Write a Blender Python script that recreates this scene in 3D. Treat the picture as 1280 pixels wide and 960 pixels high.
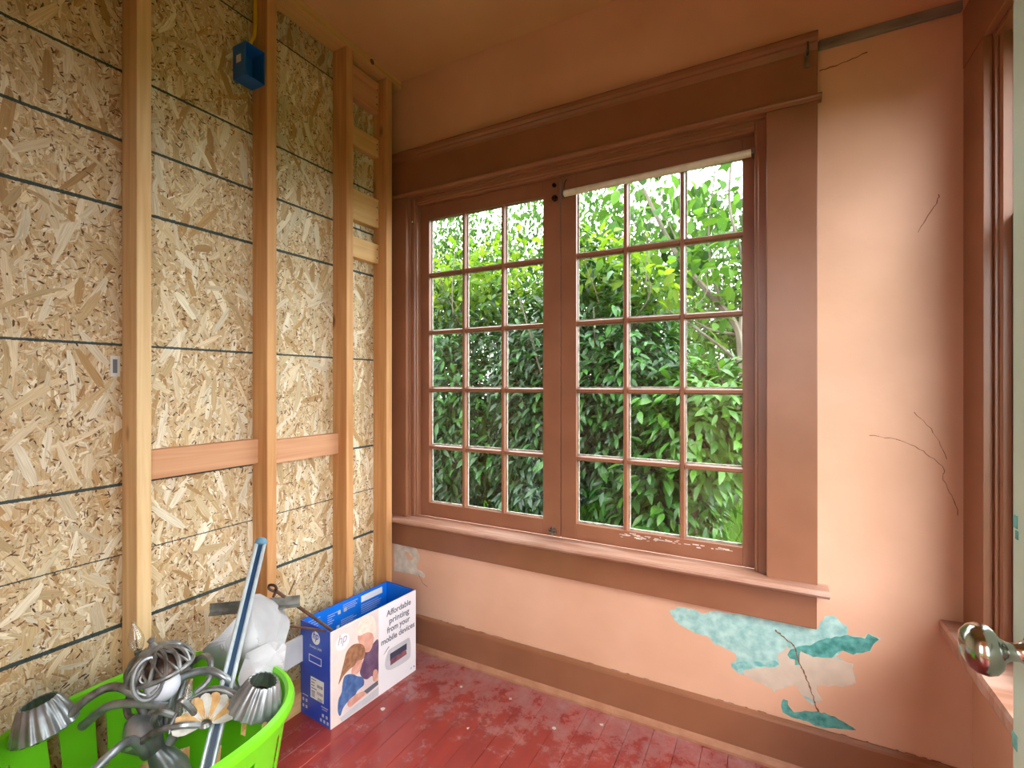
import bpy, bmesh, math, random
import numpy as np
from mathutils import Vector, Matrix

for o in list(bpy.data.objects):
    bpy.data.objects.remove(o, do_unlink=True)
scene = bpy.context.scene
COL = scene.collection
R = math.radians

# ------------------------------------------------------------------ camera
CAM = Vector((1.6, -1.84, 1.27))
cam_d = bpy.data.cameras.new('camera')
cam_d.sensor_width = 36.0
cam_d.lens = 36.0 * 602.0 / 1280.0
cam_d.clip_start = 0.02
cam_d.clip_end = 300
cam = bpy.data.objects.new('camera', cam_d)
cam.location = CAM
cam.rotation_euler = (R(90), 0, R(28.1))
COL.objects.link(cam)
scene.camera = cam

# ------------------------------------------------------------------ world: bright overcast sky
world = bpy.data.worlds.new('overcast_sky')
scene.world = world
world.use_nodes = True
bg = world.node_tree.nodes['Background']
bg.inputs['Color'].default_value = (0.94, 0.975, 1.0, 1)
bg.inputs['Strength'].default_value = 5.0
sun_d = bpy.data.lights.new('sun', 'SUN')
sun_d.energy = 1.0
sun_d.angle = R(22)
sun_d.color = (1.0, 0.97, 0.9)
sun = bpy.data.objects.new('sun', sun_d)
sun.rotation_euler = Vector((-.60, .50, -.62)).to_track_quat('-Z', 'Y').to_euler()
COL.objects.link(sun)

vs = scene.view_settings
vs.view_transform = 'Standard'
vs.look = 'None'
vs.gamma = 1.0
vs.use_curve_mapping = False
vs.exposure = 1.06


# ------------------------------------------------------------------ helpers
def lin(c):
    r = []
    for x in c[:3]:
        x /= 255.0
        r.append(x / 12.92 if x <= 0.04045 else ((x + 0.055) / 1.055) ** 2.4)
    return (r[0], r[1], r[2], 1.0)


def mat(name, c1, c2=None, scale=8.0, stretch=(1, 1, 1), rough=0.5, metal=0.0, bump=0.0, bscale=60.0,
        detail=6.0, lo=0.35, hi=0.65, attr=None, spec=0.5, coords='Object', coat=0.0):
    m = bpy.data.materials.new(name)
    m.use_nodes = True
    nt = m.node_tree
    N, L = nt.nodes, nt.links
    p = N['Principled BSDF']
    p.inputs['Roughness'].default_value = rough
    p.inputs['Metallic'].default_value = metal
    p.inputs['Specular IOR Level'].default_value = spec
    p.inputs['Coat Weight'].default_value = coat
    tc = N.new('ShaderNodeTexCoord')
    mp = N.new('ShaderNodeMapping')
    mp.inputs['Scale'].default_value = stretch
    L.new(tc.outputs[coords], mp.inputs['Vector'])
    if c2 is None:
        c2 = tuple(min(255, x * 0.93) for x in c1)
    no = N.new('ShaderNodeTexNoise')
    no.inputs['Scale'].default_value = scale
    no.inputs['Detail'].default_value = detail
    L.new(mp.outputs[0], no.inputs['Vector'])
    cr = N.new('ShaderNodeValToRGB')
    cr.color_ramp.elements[0].position = lo
    cr.color_ramp.elements[0].color = lin(c1)
    cr.color_ramp.elements[1].position = hi
    cr.color_ramp.elements[1].color = lin(c2)
    L.new(no.outputs['Fac'], cr.inputs[0])
    out = cr.outputs[0]
    if attr:
        at = N.new('ShaderNodeAttribute')
        at.attribute_name = attr
        mx = N.new('ShaderNodeMix')
        mx.data_type = 'RGBA'
        mx.blend_type = 'MULTIPLY'
        mx.inputs[0].default_value = 1.0
        L.new(at.outputs['Color'], mx.inputs[6])
        L.new(out, mx.inputs[7])
        out = mx.outputs[2]
    L.new(out, p.inputs['Base Color'])
    if bump:
        n2 = N.new('ShaderNodeTexNoise')
        n2.inputs['Scale'].default_value = bscale
        n2.inputs['Detail'].default_value = 4
        L.new(mp.outputs[0], n2.inputs['Vector'])
        b = N.new('ShaderNodeBump')
        b.inputs['Strength'].default_value = bump
        b.inputs['Distance'].default_value = 0.004
        L.new(n2.outputs['Fac'], b.inputs['Height'])
        L.new(b.outputs[0], p.inputs['Normal'])
    return m


class MB:
    """collects shapes, builds ONE mesh object"""

    def __init__(s):
        s.bm = bmesh.new()

    def box(s, x0, x1, y0, y1, z0, z1, bev=0.0, seg=2):
        ret = bmesh.ops.create_cube(s.bm, size=1.0)
        vs_ = ret['verts']
        for v in vs_:
            v.co = Vector(((x0 + x1) / 2 + v.co.x * (x1 - x0), (y0 + y1) / 2 + v.co.y * (y1 - y0), (z0 + z1) / 2 + v.co.z * (z1 - z0)))
        if bev:
            es = list({e for v in vs_ for e in v.link_edges})
            bmesh.ops.bevel(s.bm, geom=es, offset=bev, segments=seg, profile=0.5, affect='EDGES')
        return s

    def prism(s, pts, axis, a, b):
        """closed 2D profile extruded along an axis; pts are the other two coordinates in x,y,z order"""
        def mk(p, t):
            q = list(p)
            q.insert(axis, t)
            return Vector(q)
        A = [s.bm.verts.new(mk(p, a)) for p in pts]
        B = [s.bm.verts.new(mk(p, b)) for p in pts]
        n = len(pts)
        for i in range(n):
            s.bm.faces.new((A[i], A[(i + 1) % n], B[(i + 1) % n], B[i]))
        s.bm.faces.new(A[::-1])
        s.bm.faces.new(B)
        return s

    def tube(s, path, r, seg=10, caps=True):
        path = [Vector(p) for p in path]
        n = len(path)
        rs = r if isinstance(r, (list, tuple)) else [r] * n
        prev = None
        rings = []
        for i, p in enumerate(path):
            d = (path[min(i + 1, n - 1)] - path[max(i - 1, 0)]).normalized()
            if prev is None:
                u = d.orthogonal().normalized()
            else:
                u = (prev - d * prev.dot(d)).normalized()
            prev = u
            w = d.cross(u)
            rings.append([s.bm.verts.new(p + (u * math.cos(2 * math.pi * k / seg) + w * math.sin(2 * math.pi * k / seg)) * rs[i]) for k in range(seg)])
        for i in range(n - 1):
            for k in range(seg):
                s.bm.faces.new((rings[i][k], rings[i][(k + 1) % seg], rings[i + 1][(k + 1) % seg], rings[i + 1][k]))
        if caps:
            s.bm.faces.new(rings[0][::-1])
            s.bm.faces.new(rings[-1])
        return s

    def lathe(s, prof, M=None, seg=24, flute=0.0, nfl=0, cap=True):
        """profile [(r,z)] about local z, placed by matrix M; optional flutes"""
        M = M or Matrix()
        rings = []
        for (r, z) in prof:
            ring = []
            for k in range(seg):
                a = 2 * math.pi * k / seg
                rr = r * (1 + flute * math.cos(nfl * a)) if nfl else r
                ring.append(s.bm.verts.new(M @ Vector((rr * math.cos(a), rr * math.sin(a), z))))
            rings.append(ring)
        for i in range(len(rings) - 1):
            for k in range(seg):
                s.bm.faces.new((rings[i][k], rings[i][(k + 1) % seg], rings[i + 1][(k + 1) % seg], rings[i + 1][k]))
        if cap:
            if prof[0][0] > 1e-5:
                s.bm.faces.new(rings[0][::-1])
            if prof[-1][0] > 1e-5:
                s.bm.faces.new(rings[-1])
        return s

    def poly(s, pts):
        s.bm.faces.new([s.bm.verts.new(Vector(p)) for p in pts])
        return s

    def slab(s, pts, nrm, th):
        """flat polygon with a thickness"""
        nrm = Vector(nrm)
        A = [s.bm.verts.new(Vector(p)) for p in pts]
        B = [s.bm.verts.new(Vector(p) + nrm * th) for p in pts]
        n = len(pts)
        for i in range(n):
            s.bm.faces.new((A[i], A[(i + 1) % n], B[(i + 1) % n], B[i]))
        s.bm.faces.new(B)
        return s

    def build(s, name, m, parent=None, smooth=False, loc=None):
        bmesh.ops.recalc_face_normals(s.bm, faces=s.bm.faces[:])
        me = bpy.data.meshes.new(name)
        s.bm.to_mesh(me)
        s.bm.free()
        if smooth:
            me.polygons.foreach_set('use_smooth', [True] * len(me.polygons))
            try:
                me.set_sharp_from_angle(angle=R(40))
            except Exception:
                pass
        return link(name, me, m, parent)


def link(name, me, m, parent=None):
    o = bpy.data.objects.new(name, me)
    if m is not None and not me.materials:
        me.materials.append(m)
    COL.objects.link(o)
    if parent is not None:
        o.parent = parent
        pl = parent.get('base')
        w = world_loc(parent)
        o.location = -w
    return o


BASES = {}


def world_loc(o):
    v = Vector((0, 0, 0))
    while o is not None:
        v += o.location
        o = o.parent
    return v


def tag(o, label, cat, group=None):
    o['label'] = label
    o['category'] = cat
    if group:
        o['group'] = group
    return o


def thing(name, label, cat, loc=(0, 0, 0), group=None):
    o = bpy.data.objects.new(name, None)
    o.empty_display_size = 0.05
    o.location = loc
    COL.objects.link(o)
    return tag(o, label, cat, group)


def struct(name, label, loc=(0, 0, 0), cat=None):
    o = bpy.data.objects.new(name, None)
    o.empty_display_size = 0.05
    o.location = loc
    COL.objects.link(o)
    o['kind'] = 'structure'
    o['label'] = label
    o['category'] = cat or name.split('_')[0]
    return o


def smooth_path(pts, n=8):
    """Catmull-Rom through points"""
    P = [Vector(p) for p in pts]
    P = [P[0] * 2 - P[1]] + P + [P[-1] * 2 - P[-2]]
    out = []
    for i in range(1, len(P) - 2):
        for k in range(n):
            t = k / n
            a, b, c, d = P[i - 1], P[i], P[i + 1], P[i + 2]
            out.append(0.5 * ((2 * b) + (c - a) * t + (2 * a - 5 * b + 4 * c - d) * t * t + (3 * b - a - 3 * c + d) * t ** 3))
    out.append(P[-2])
    return out


# ------------------------------------------------------------------ materials
M = {}
M['peach'] = mat('peach_plaster_paint', (224, 178, 152), (214, 167, 140), scale=3.5, rough=0.5, bump=0.12, bscale=55, spec=0.4)
M['ceil'] = mat('ceiling_paint', (216, 174, 132), (208, 164, 124), scale=2.5, rough=0.6, bump=0.06, bscale=50)
M['trim'] = mat('brown_gloss_paint', (148, 98, 72), (138, 90, 65), scale=5, rough=0.33, bump=0.05, bscale=90)
M['trim_in'] = mat('brown_sash_paint', (146, 94, 70), (134, 85, 62), scale=7, rough=0.35, bump=0.06, bscale=120)
M['stool'] = mat('dusty_sheen_brown_sill_paint', (198, 160, 144), (164, 116, 94), scale=9, stretch=(.4, 3, 1), rough=0.3, bump=0.05, bscale=90)  # trim brown lightened for dust and for a sky sheen put into the colour
M['shoe'] = mat('tan_shoe_paint', (178, 128, 100), (160, 108, 82), scale=18, rough=0.5)
M['putty'] = mat('window_putty', (206, 200, 190), (150, 140, 130), scale=60, rough=0.8)
M['rawrail'] = mat('grey_bare_wood', (140, 130, 122), (100, 90, 84), scale=20, stretch=(0.2, 1, 1), rough=0.7)
M['jambext'] = mat('outer_frame_paint', (120, 100, 92), rough=0.6)
M['door'] = mat('pale_green_paint', (190, 206, 190), (178, 198, 182), scale=6, rough=0.4, bump=0.06)
M['metal'] = mat('brushed_nickel', (164, 170, 174), (112, 116, 118), scale=16, rough=0.3, metal=0.6, bump=0.05, bscale=200)
M['antique'] = mat('antiqued_nickel', (150, 154, 156), (88, 80, 72), scale=26, rough=0.34, metal=0.5)
M['steel'] = mat('dull_steel', (150, 150, 146), (110, 106, 98), scale=25, rough=0.45, metal=0.9)
M['iron'] = mat('dark_iron', (70, 62, 58), (110, 90, 80), scale=60, rough=0.4, metal=0.9)
M['darksteel'] = mat('dark_polished_steel', (96, 88, 84), (70, 64, 62), scale=30, rough=0.2, metal=1.0)
M['rust'] = mat('brown_rod_metal', (116, 88, 70), (86, 64, 50), scale=40, rough=0.55, metal=0.5)
M['knob'] = mat('tarnished_brass_knob', (196, 202, 196), (150, 158, 150), scale=14, rough=0.16, metal=1.0)
M['rod'] = mat('cream_rod_paint', (224, 212, 194), (208, 196, 178), scale=30, rough=0.5)
M['green'] = mat('lime_plastic', (122, 214, 34), (112, 204, 28), scale=4, rough=0.35)
M['white'] = mat('white_paint', (222, 224, 226), (206, 208, 212), scale=14, rough=0.5)
M['blue_box'] = mat('blue_plastic', (30, 108, 205), (24, 98, 192), scale=12, rough=0.4)
M['yellow'] = mat('yellow_cable', (230, 190, 30), rough=0.5)
M['black'] = mat('black_ink', (40, 44, 46), rough=0.8)
M['drip'] = mat('chipped_paint_edge', (176, 130, 112), (146, 100, 82), scale=60, rough=0.7)
M['crack'] = mat('crack_shadow', (150, 104, 78), (112, 76, 56), scale=80, rough=0.9)
M['tagpaper'] = mat('tag_paper', (226, 226, 224), rough=0.7)
M['cyan'] = mat('old_cyan_paint', (180, 216, 212), (136, 184, 184), scale=34, rough=0.6, bump=0.2, bscale=60)
M['teal'] = mat('old_teal_paint', (52, 128, 122), (104, 178, 174), scale=40, rough=0.55, bump=0.2, bscale=70)
M['midteal'] = mat('old_mid_teal_paint', (104, 176, 178), (160, 204, 200), scale=40, rough=0.6, lo=0.4, hi=0.6)
M['plaster'] = mat('bare_plaster', (212, 196, 180), (196, 178, 162), scale=14, rough=0.8, bump=0.15, bscale=60)
M['plaster2'] = mat('bare_grey_plaster', (226, 216, 202), (198, 188, 174), scale=26, rough=0.8, bump=0.3, bscale=50)
M['chip'] = mat('paint_chip', (226, 214, 206), rough=0.7)
M['paper'] = mat('grey_wrapping_paper', (184, 184, 187), (170, 170, 174), scale=10, rough=0.6)
M['paperw'] = mat('white_tissue_paper', (198, 198, 202), (186, 186, 191), scale=10, rough=0.6)
M['globe'] = mat('opal_glass', (214, 214, 226), (208, 208, 220), scale=4, rough=0.25)
M['amber'] = mat('amber_enamel', (206, 166, 100), (176, 130, 76), scale=40, rough=0.35)
M['cream'] = mat('cream_enamel', (200, 198, 190), (164, 160, 150), scale=40, rough=0.35)
M['socket'] = mat('black_socket', (36, 36, 40), rough=0.5)
M['trackblue'] = mat('blue_groove', (20, 62, 96), (16, 52, 84), scale=20, rough=0.4)
M['trackside'] = mat('satin_aluminium', (204, 216, 222), (186, 200, 208), scale=18, stretch=(4, 4, 1), rough=0.3, metal=0.35)
M['trackcap'] = mat('blue_grey_cap', (96, 140, 168), rough=0.4)
# printed cardboard
M['hpblue'] = mat('printed_deep_blue', (20, 78, 204), (18, 70, 190), scale=3, rough=0.3, coat=0.3)
M['hpbright'] = mat('printed_bright_blue', (10, 122, 236), (10, 114, 226), scale=3, rough=0.35)
M['boxwhite'] = mat('printed_white', (240, 240, 246), (236, 236, 243), scale=3, rough=0.3)
M['card'] = mat('raw_cardboard', (176, 146, 112), (160, 130, 98), scale=40, rough=0.85)
M['pr_grey'] = mat('print_grey', (108, 114, 130), rough=0.4)
M['pr_lgrey'] = mat('print_light_grey', (206, 208, 216), rough=0.4)
M['pr_dark'] = mat('print_dark', (62, 70, 92), rough=0.4)
M['pr_bg'] = mat('print_room', (236, 222, 214), (218, 204, 206), scale=9, rough=0.3)
M['pr_hair'] = mat('print_white_hair', (240, 232, 220), (226, 214, 198), scale=50, rough=0.3)
M['pr_skin'] = mat('print_skin', (226, 176, 156), (206, 150, 136), scale=30, rough=0.3)
M['pr_plum'] = mat('print_plum', (120, 96, 122), (92, 70, 100), scale=30, rough=0.3)
M['pr_brown'] = mat('print_brown_hair', (176, 130, 98), (136, 94, 70), scale=50, rough=0.3)
M['pr_denim'] = mat('print_denim', (88, 126, 182), (60, 92, 146), scale=45, rough=0.3)
M['pr_logo'] = mat('print_logo_grey', (182, 174, 182), rough=0.3)
M['pr_photo'] = mat('print_snapshot', (160, 96, 100), (90, 70, 96), scale=50, rough=0.3)


def wood(name, c1, c2, axis, knots=True, rough=0.65):
    """softwood lumber with grain along an axis"""
    m = bpy.data.materials.new(name)
    m.use_nodes = True
    nt = m.node_tree
    N, L = nt.nodes, nt.links
    p = N['Principled BSDF']
    p.inputs['Roughness'].default_value = rough
    p.inputs['Specular IOR Level'].default_value = 0.3
    tc = N.new('ShaderNodeTexCoord')
    oi = N.new('ShaderNodeObjectInfo')
    sc = [1, 1, 1]
    sc[axis] = 0.045
    mp = N.new('ShaderNodeMapping')
    mp.inputs['Scale'].default_value = sc
    ad = N.new('ShaderNodeVectorMath')
    ad.operation = 'ADD'
    ml = N.new('ShaderNodeMath')
    ml.operation = 'MULTIPLY'
    ml.inputs[1].default_value = 9.0
    L.new(oi.outputs['Random'], ml.inputs[0])
    L.new(tc.outputs['Object'], ad.inputs[0])
    L.new(ml.outputs[0], ad.inputs[1])
    L.new(ad.outputs[0], mp.inputs['Vector'])
    no = N.new('ShaderNodeTexNoise')
    no.inputs['Scale'].default_value = 42
    no.inputs['Detail'].default_value = 5
    no.inputs['Distortion'].default_value = 0.6
    L.new(mp.outputs[0], no.inputs['Vector'])
    cr = N.new('ShaderNodeValToRGB')
    cr.color_ramp.elements[0].position = 0.3
    cr.color_ramp.elements[0].color = lin(c1)
    cr.color_ramp.elements[1].position = 0.72
    cr.color_ramp.elements[1].color = lin(c2)
    L.new(no.outputs['Fac'], cr.inputs[0])
    out = cr.outputs[0]
    if knots:
        vo = N.new('ShaderNodeTexVoronoi')
        s2 = [7, 7, 7]
        s2[axis] = 3.2
        mp2 = N.new('ShaderNodeMapping')
        mp2.inputs['Scale'].default_value = s2
        L.new(ad.outputs[0], mp2.inputs['Vector'])
        L.new(mp2.outputs[0], vo.inputs['Vector'])
        vo.inputs['Scale'].default_value = 1.0
        kr = N.new('ShaderNodeValToRGB')
        kr.color_ramp.elements[0].position = 0.045
        kr.color_ramp.elements[0].color = (1, 1, 1, 1)
        kr.color_ramp.elements[1].position = 0.13
        kr.color_ramp.elements[1].color = (0, 0, 0, 1)
        L.new(vo.outputs['Distance'], kr.inputs[0])
        mx = N.new('ShaderNodeMix')
        mx.data_type = 'RGBA'
        L.new(kr.outputs[0], mx.inputs[0])
        L.new(out, mx.inputs[6])
        mx.inputs[7].default_value = lin((120, 72, 44))
        out = mx.outputs[2]
    L.new(out, p.inputs['Base Color'])
    b = N.new('ShaderNodeBump')
    b.inputs['Strength'].default_value = 0.12
    b.inputs['Distance'].default_value = 0.003
    L.new(no.outputs['Fac'], b.inputs['Height'])
    L.new(b.outputs[0], p.inputs['Normal'])
    return m


M['stud_pale'] = wood('pale_fir_upright', (236, 206, 160), (212, 170, 118), 2)
M['stud'] = wood('fir_upright', (214, 164, 112), (186, 130, 80), 2)
M['block'] = wood('fir_crosspiece', (216, 166, 128), (190, 134, 98), 1)
M['block_pale'] = wood('pale_fir_crosspiece', (224, 186, 130), (200, 156, 100), 1)


def osb_material():
    m = bpy.data.materials.new('osb_strand')
    m.use_nodes = True
    nt = m.node_tree
    N, L = nt.nodes, nt.links
    p = N['Principled BSDF']
    p.inputs['Roughness'].default_value = 0.62
    p.inputs['Specular IOR Level'].default_value = 0.3
    at = N.new('ShaderNodeAttribute')
    at.attribute_name = 'Col'
    uv = N.new('ShaderNodeUVMap')
    uv.uv_map = 'grain'
    mp = N.new('ShaderNodeMapping')
    mp.inputs['Scale'].default_value = (14, 420, 1)
    L.new(uv.outputs[0], mp.inputs['Vector'])
    no = N.new('ShaderNodeTexNoise')
    no.inputs['Scale'].default_value = 1.0
    no.inputs['Detail'].default_value = 4
    L.new(mp.outputs[0], no.inputs['Vector'])
    cr = N.new('ShaderNodeValToRGB')
    cr.color_ramp.elements[0].position = 0.3
    cr.color_ramp.elements[0].color = (0.72, 0.66, 0.58, 1)
    cr.color_ramp.elements[1].position = 0.62
    cr.color_ramp.elements[1].color = (1, 1, 1, 1)
    L.new(no.outputs['Fac'], cr.inputs[0])
    mx = N.new('ShaderNodeMix')
    mx.data_type = 'RGBA'
    mx.blend_type = 'MULTIPLY'
    mx.inputs[0].default_value = 1.0
    L.new(at.outputs['Color'], mx.inputs[6])
    L.new(cr.outputs[0], mx.inputs[7])
    # printed framing lines
    geo = N.new('ShaderNodeNewGeometry')
    sep = N.new('ShaderNodeSeparateXYZ')
    L.new(geo.outputs['Position'], sep.inputs[0])
    wob = N.new('ShaderNodeTexNoise')
    wob.inputs['Scale'].default_value = 160
    wob.inputs['Detail'].default_value = 2
    L.new(geo.outputs['Position'], wob.inputs['Vector'])
    wm = N.new('ShaderNodeMath')
    wm.operation = 'MULTIPLY_ADD'
    wm.inputs[1].default_value = 0.004
    wm.inputs[2].default_value = -0.002
    L.new(wob.outputs['Fac'], wm.inputs[0])
    zz = N.new('ShaderNodeMath')
    zz.operation = 'ADD'
    L.new(sep.outputs['Z'], zz.inputs[0])
    L.new(wm.outputs[0], zz.inputs[1])
    acc = None
    for (z, w) in ((2.192, .0038), (1.988, .0044), (1.79, .0050), (1.385, .0036), (0.974, .0044), (0.767, .0018), (0.56, .0058), (2.606, .003)):
        a = N.new('ShaderNodeMath')
        a.operation = 'COMPARE'
        a.inputs[1].default_value = z
        a.inputs[2].default_value = w
        L.new(zz.outputs[0], a.inputs[0])
        if acc is None:
            acc = a.outputs[0]
        else:
            b = N.new('ShaderNodeMath')
            b.operation = 'MAXIMUM'
            L.new(acc, b.inputs[0])
            L.new(a.outputs[0], b.inputs[1])
            acc = b.outputs[0]
    m2 = N.new('ShaderNodeMix')
    m2.data_type = 'RGBA'
    f = N.new('ShaderNodeMath')
    f.operation = 'MULTIPLY'
    f.inputs[1].default_value = 0.95
    L.new(acc, f.inputs[0])
    L.new(f.outputs[0], m2.inputs[0])
    L.new(mx.outputs[2], m2.inputs[6])
    m2.inputs[7].default_value = lin((38, 62, 66))
    L.new(m2.outputs[2], p.inputs['Base Color'])
    return m


M['osb'] = osb_material()


def glass_pane(name, dust=0.05, base=0.035):
    """thin old window glass: mostly clear, a fresnel sheen and a film of dust"""
    m = bpy.data.materials.new(name)
    m.use_nodes = True
    nt = m.node_tree
    N, L = nt.nodes, nt.links
    N.remove(N['Principled BSDF'])
    out = N['Material Output']
    tr = N.new('ShaderNodeBsdfTransparent')
    tr.inputs['Color'].default_value = (0.96, 0.98, 0.97, 1)
    gl = N.new('ShaderNodeBsdfGlossy')
    gl.inputs['Roughness'].default_value = 0.03
    lw = N.new('ShaderNodeLayerWeight')
    lw.inputs['Blend'].default_value = 0.5
    pw_ = N.new('ShaderNodeMath')
    pw_.operation = 'POWER'
    pw_.inputs[1].default_value = 5.0
    L.new(lw.outputs['Facing'], pw_.inputs[0])
    fr = N.new('ShaderNodeMath')
    fr.operation = 'MULTIPLY_ADD'
    fr.inputs[1].default_value = 0.8
    fr.inputs[2].default_value = base
    L.new(pw_.outputs[0], fr.inputs[0])
    df = N.new('ShaderNodeBsdfDiffuse')
    df.inputs['Color'].default_value = (0.8, 0.86, 0.86, 1)
    tc = N.new('ShaderNodeTexCoord')
    no = N.new('ShaderNodeTexNoise')
    no.inputs['Scale'].default_value = 9
    no.inputs['Detail'].default_value = 5
    L.new(tc.outputs['Object'], no.inputs['Vector'])
    rg = N.new('ShaderNodeMapRange')
    rg.inputs[1].default_value = 0.42
    rg.inputs[2].default_value = 0.75
    rg.inputs[3].default_value = 0.0
    rg.inputs[4].default_value = dust
    L.new(no.outputs['Fac'], rg.inputs[0])
    m1 = N.new('ShaderNodeMixShader')
    L.new(fr.outputs[0], m1.inputs[0])
    L.new(tr.outputs[0], m1.inputs[1])
    L.new(gl.outputs[0], m1.inputs[2])
    m2 = N.new('ShaderNodeMixShader')
    L.new(rg.outputs[0], m2.inputs[0])
    L.new(m1.outputs[0], m2.inputs[1])
    L.new(df.outputs[0], m2.inputs[2])
    L.new(m2.outputs[0], out.inputs['Surface'])
    return m


M['glass'] = glass_pane('old_window_glass', 0.013)
M['bulb'] = glass_pane('clear_bulb_glass', 0.1, 0.12)


def floor_material():
    m = mat('red_floor_paint', (160, 58, 50), (142, 52, 50), scale=6, stretch=(3, 0.6, 1), rough=0.2, bump=0.08, bscale=40)
    nt = m.node_tree
    N, L = nt.nodes, nt.links
    p = N['Principled BSDF']
    src = p.inputs['Base Color'].links[0].from_socket
    geo = N.new('ShaderNodeNewGeometry')
    no = N.new('ShaderNodeTexNoise')
    no.inputs['Scale'].default_value = 12
    no.inputs['Detail'].default_value = 10
    no.inputs['Roughness'].default_value = 0.75
    L.new(geo.outputs['Position'], no.inputs['Vector'])
    sep = N.new('ShaderNodeSeparateXYZ')
    L.new(geo.outputs['Position'], sep.inputs[0])
    rg = N.new('ShaderNodeMapRange')
    rg.inputs[1].default_value = -0.45
    rg.inputs[2].default_value = 0.0
    rg.inputs[3].default_value = -0.06
    rg.inputs[4].default_value = 0.17
    L.new(sep.outputs['Y'], rg.inputs[0])
    ad = N.new('ShaderNodeMath')
    L.new(no.outputs['Fac'], ad.inputs[0])
    L.new(rg.outputs[0], ad.inputs[1])
    cr = N.new('ShaderNodeValToRGB')
    cr.color_ramp.elements[0].position = 0.48
    cr.color_ramp.elements[0].color = (0, 0, 0, 1)
    cr.color_ramp.elements[1].position = 0.95
    cr.color_ramp.elements[1].color = (0.85, 0.85, 0.85, 1)
    L.new(ad.outputs[0], cr.inputs[0])
    mx = N.new('ShaderNodeMix')
    mx.data_type = 'RGBA'
    L.new(cr.outputs[0], mx.inputs[0])
    L.new(src, mx.inputs[6])
    mx.inputs[7].default_value = lin((190, 160, 160))
    L.new(mx.outputs[2], p.inputs['Base Color'])
    r2 = N.new('ShaderNodeMapRange')
    r2.inputs[3].default_value = 0.22
    r2.inputs[4].default_value = 0.6
    L.new(cr.outputs[0], r2.inputs[0])
    L.new(r2.outputs[0], p.inputs['Roughness'])
    return m


M['floor'] = floor_material()


def leaf_material(name, attr=True, tint=(1, 1, 1), rough=0.35, trans=0.22):
    m = bpy.data.materials.new(name)
    m.use_nodes = True
    nt = m.node_tree
    N, L = nt.nodes, nt.links
    p = N['Principled BSDF']
    p.inputs['Roughness'].default_value = rough
    p.inputs['Specular IOR Level'].default_value = 0.4 if rough < .4 else 0.12
    out = N['Material Output']
    tl = N.new('ShaderNodeBsdfTranslucent')
    mxs = N.new('ShaderNodeMixShader')
    mxs.inputs[0].default_value = trans
    if attr:
        at = N.new('ShaderNodeAttribute')
        at.attribute_name = 'Col'
        c = at.outputs['Color']
    else:
        oi = N.new('ShaderNodeObjectInfo')
        cr = N.new('ShaderNodeValToRGB')
        cr.color_ramp.elements[0].color = lin(tint[0])
        cr.color_ramp.elements[1].color = lin(tint[1])
        L.new(oi.outputs['Random'], cr.inputs[0])
        c = cr.outputs[0]
    L.new(c, p.inputs['Base Color'])
    mul = N.new('ShaderNodeMix')
    mul.data_type = 'RGBA'
    mul.blend_type = 'MULTIPLY'
    mul.inputs[0].default_value = 1.0
    mul.inputs[7].default_value = (1.9, 1.7, 0.7, 1)
    L.new(c, mul.inputs[6])
    L.new(mul.outputs[2], tl.inputs['Color'])
    L.new(p.outputs[0], mxs.inputs[1])
    L.new(tl.outputs[0], mxs.inputs[2])
    L.new(mxs.outputs[0], out.inputs['Surface'])
    return m


M['leaf'] = leaf_material('glossy_leaf')
M['leaf_thin'] = leaf_material('thin_leaf', rough=0.5, trans=0.5)
M['leaf_obj'] = leaf_material('glossy_single_leaf', attr=False, tint=((22, 56, 26), (60, 112, 44)))
M['leaf_obj2'] = leaf_material('bright_single_leaf', attr=False, tint=((44, 92, 32), (86, 140, 48)))
M['leaf_obj3'] = leaf_material('pale_single_leaf', attr=False, tint=((58, 96, 44), (88, 124, 58)), rough=0.5, trans=0.5)
M['bark'] = mat('grey_bark', (112, 104, 92), (80, 72, 62), scale=14, stretch=(1, 1, 0.3), rough=0.9, bump=0.4, bscale=40)
M['lawn'] = mat('lawn_soil_green', (52, 84, 26), (40, 68, 22), scale=1.5, rough=0.9, spec=0.0)
M['grass'] = leaf_material('grass_blade', rough=0.6, trans=0.3)

# ================================================================== SETTING
H = 2.76
RX = 2.114
# ---- floor of red painted boards
floor = struct('floor', 'glossy red painted board floor, dusty by the window wall')
MB().box(-.24, 2.24, -1.98, .12, -.14, -.022).build('subfloor', M['card'], floor)
bw = 0.083
k = 0
x = -.10
while x < 2.11:
    MB().box(x, min(x + bw - .0012, RX), -1.98, -.002, -.022, 0, bev=0.0009, seg=1).build('floor_board', M['floor'], floor)
    x += bw
# ---- ceiling
ceil = struct('ceiling', 'flat peach painted ceiling over the small room')
MB().box(-.24, 2.24, -1.98, .16, H, H + .1).build('ceiling_panel', M['ceil'], ceil)
# ---- window wall
OX0, OX1, OZ0, OZ1 = .045, 1.592, .60, 2.178
wb = struct('wall_back', 'peach plaster wall with peeling paint around the paned window')
b = MB()
b.box(-.24, OX0, 0, .15, 0, H)
b.box(OX1, 2.24, 0, .15, 0, H)
b.box(OX0, OX1, 0, .15, 0, OZ0)
b.box(OX0, OX1, 0, .15, OZ1, H)
b.build('plaster', M['peach'], wb)
# ---- right wall
RX = 2.114
RY0, RY1 = -1.25, -.148
wr = struct('wall_right', 'peach plaster side wall with a tall sash window')
b = MB()
b.box(RX, RX + .15, RY1, 0, 0, H)
b.box(RX, RX + .15, -1.98, RY0, 0, H)
b.box(RX, RX + .15, RY0, RY1, 0, .53)
b.box(RX, RX + .15, RY0, RY1, OZ1, H)
b.build('plaster', M['peach'], wr)
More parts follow.
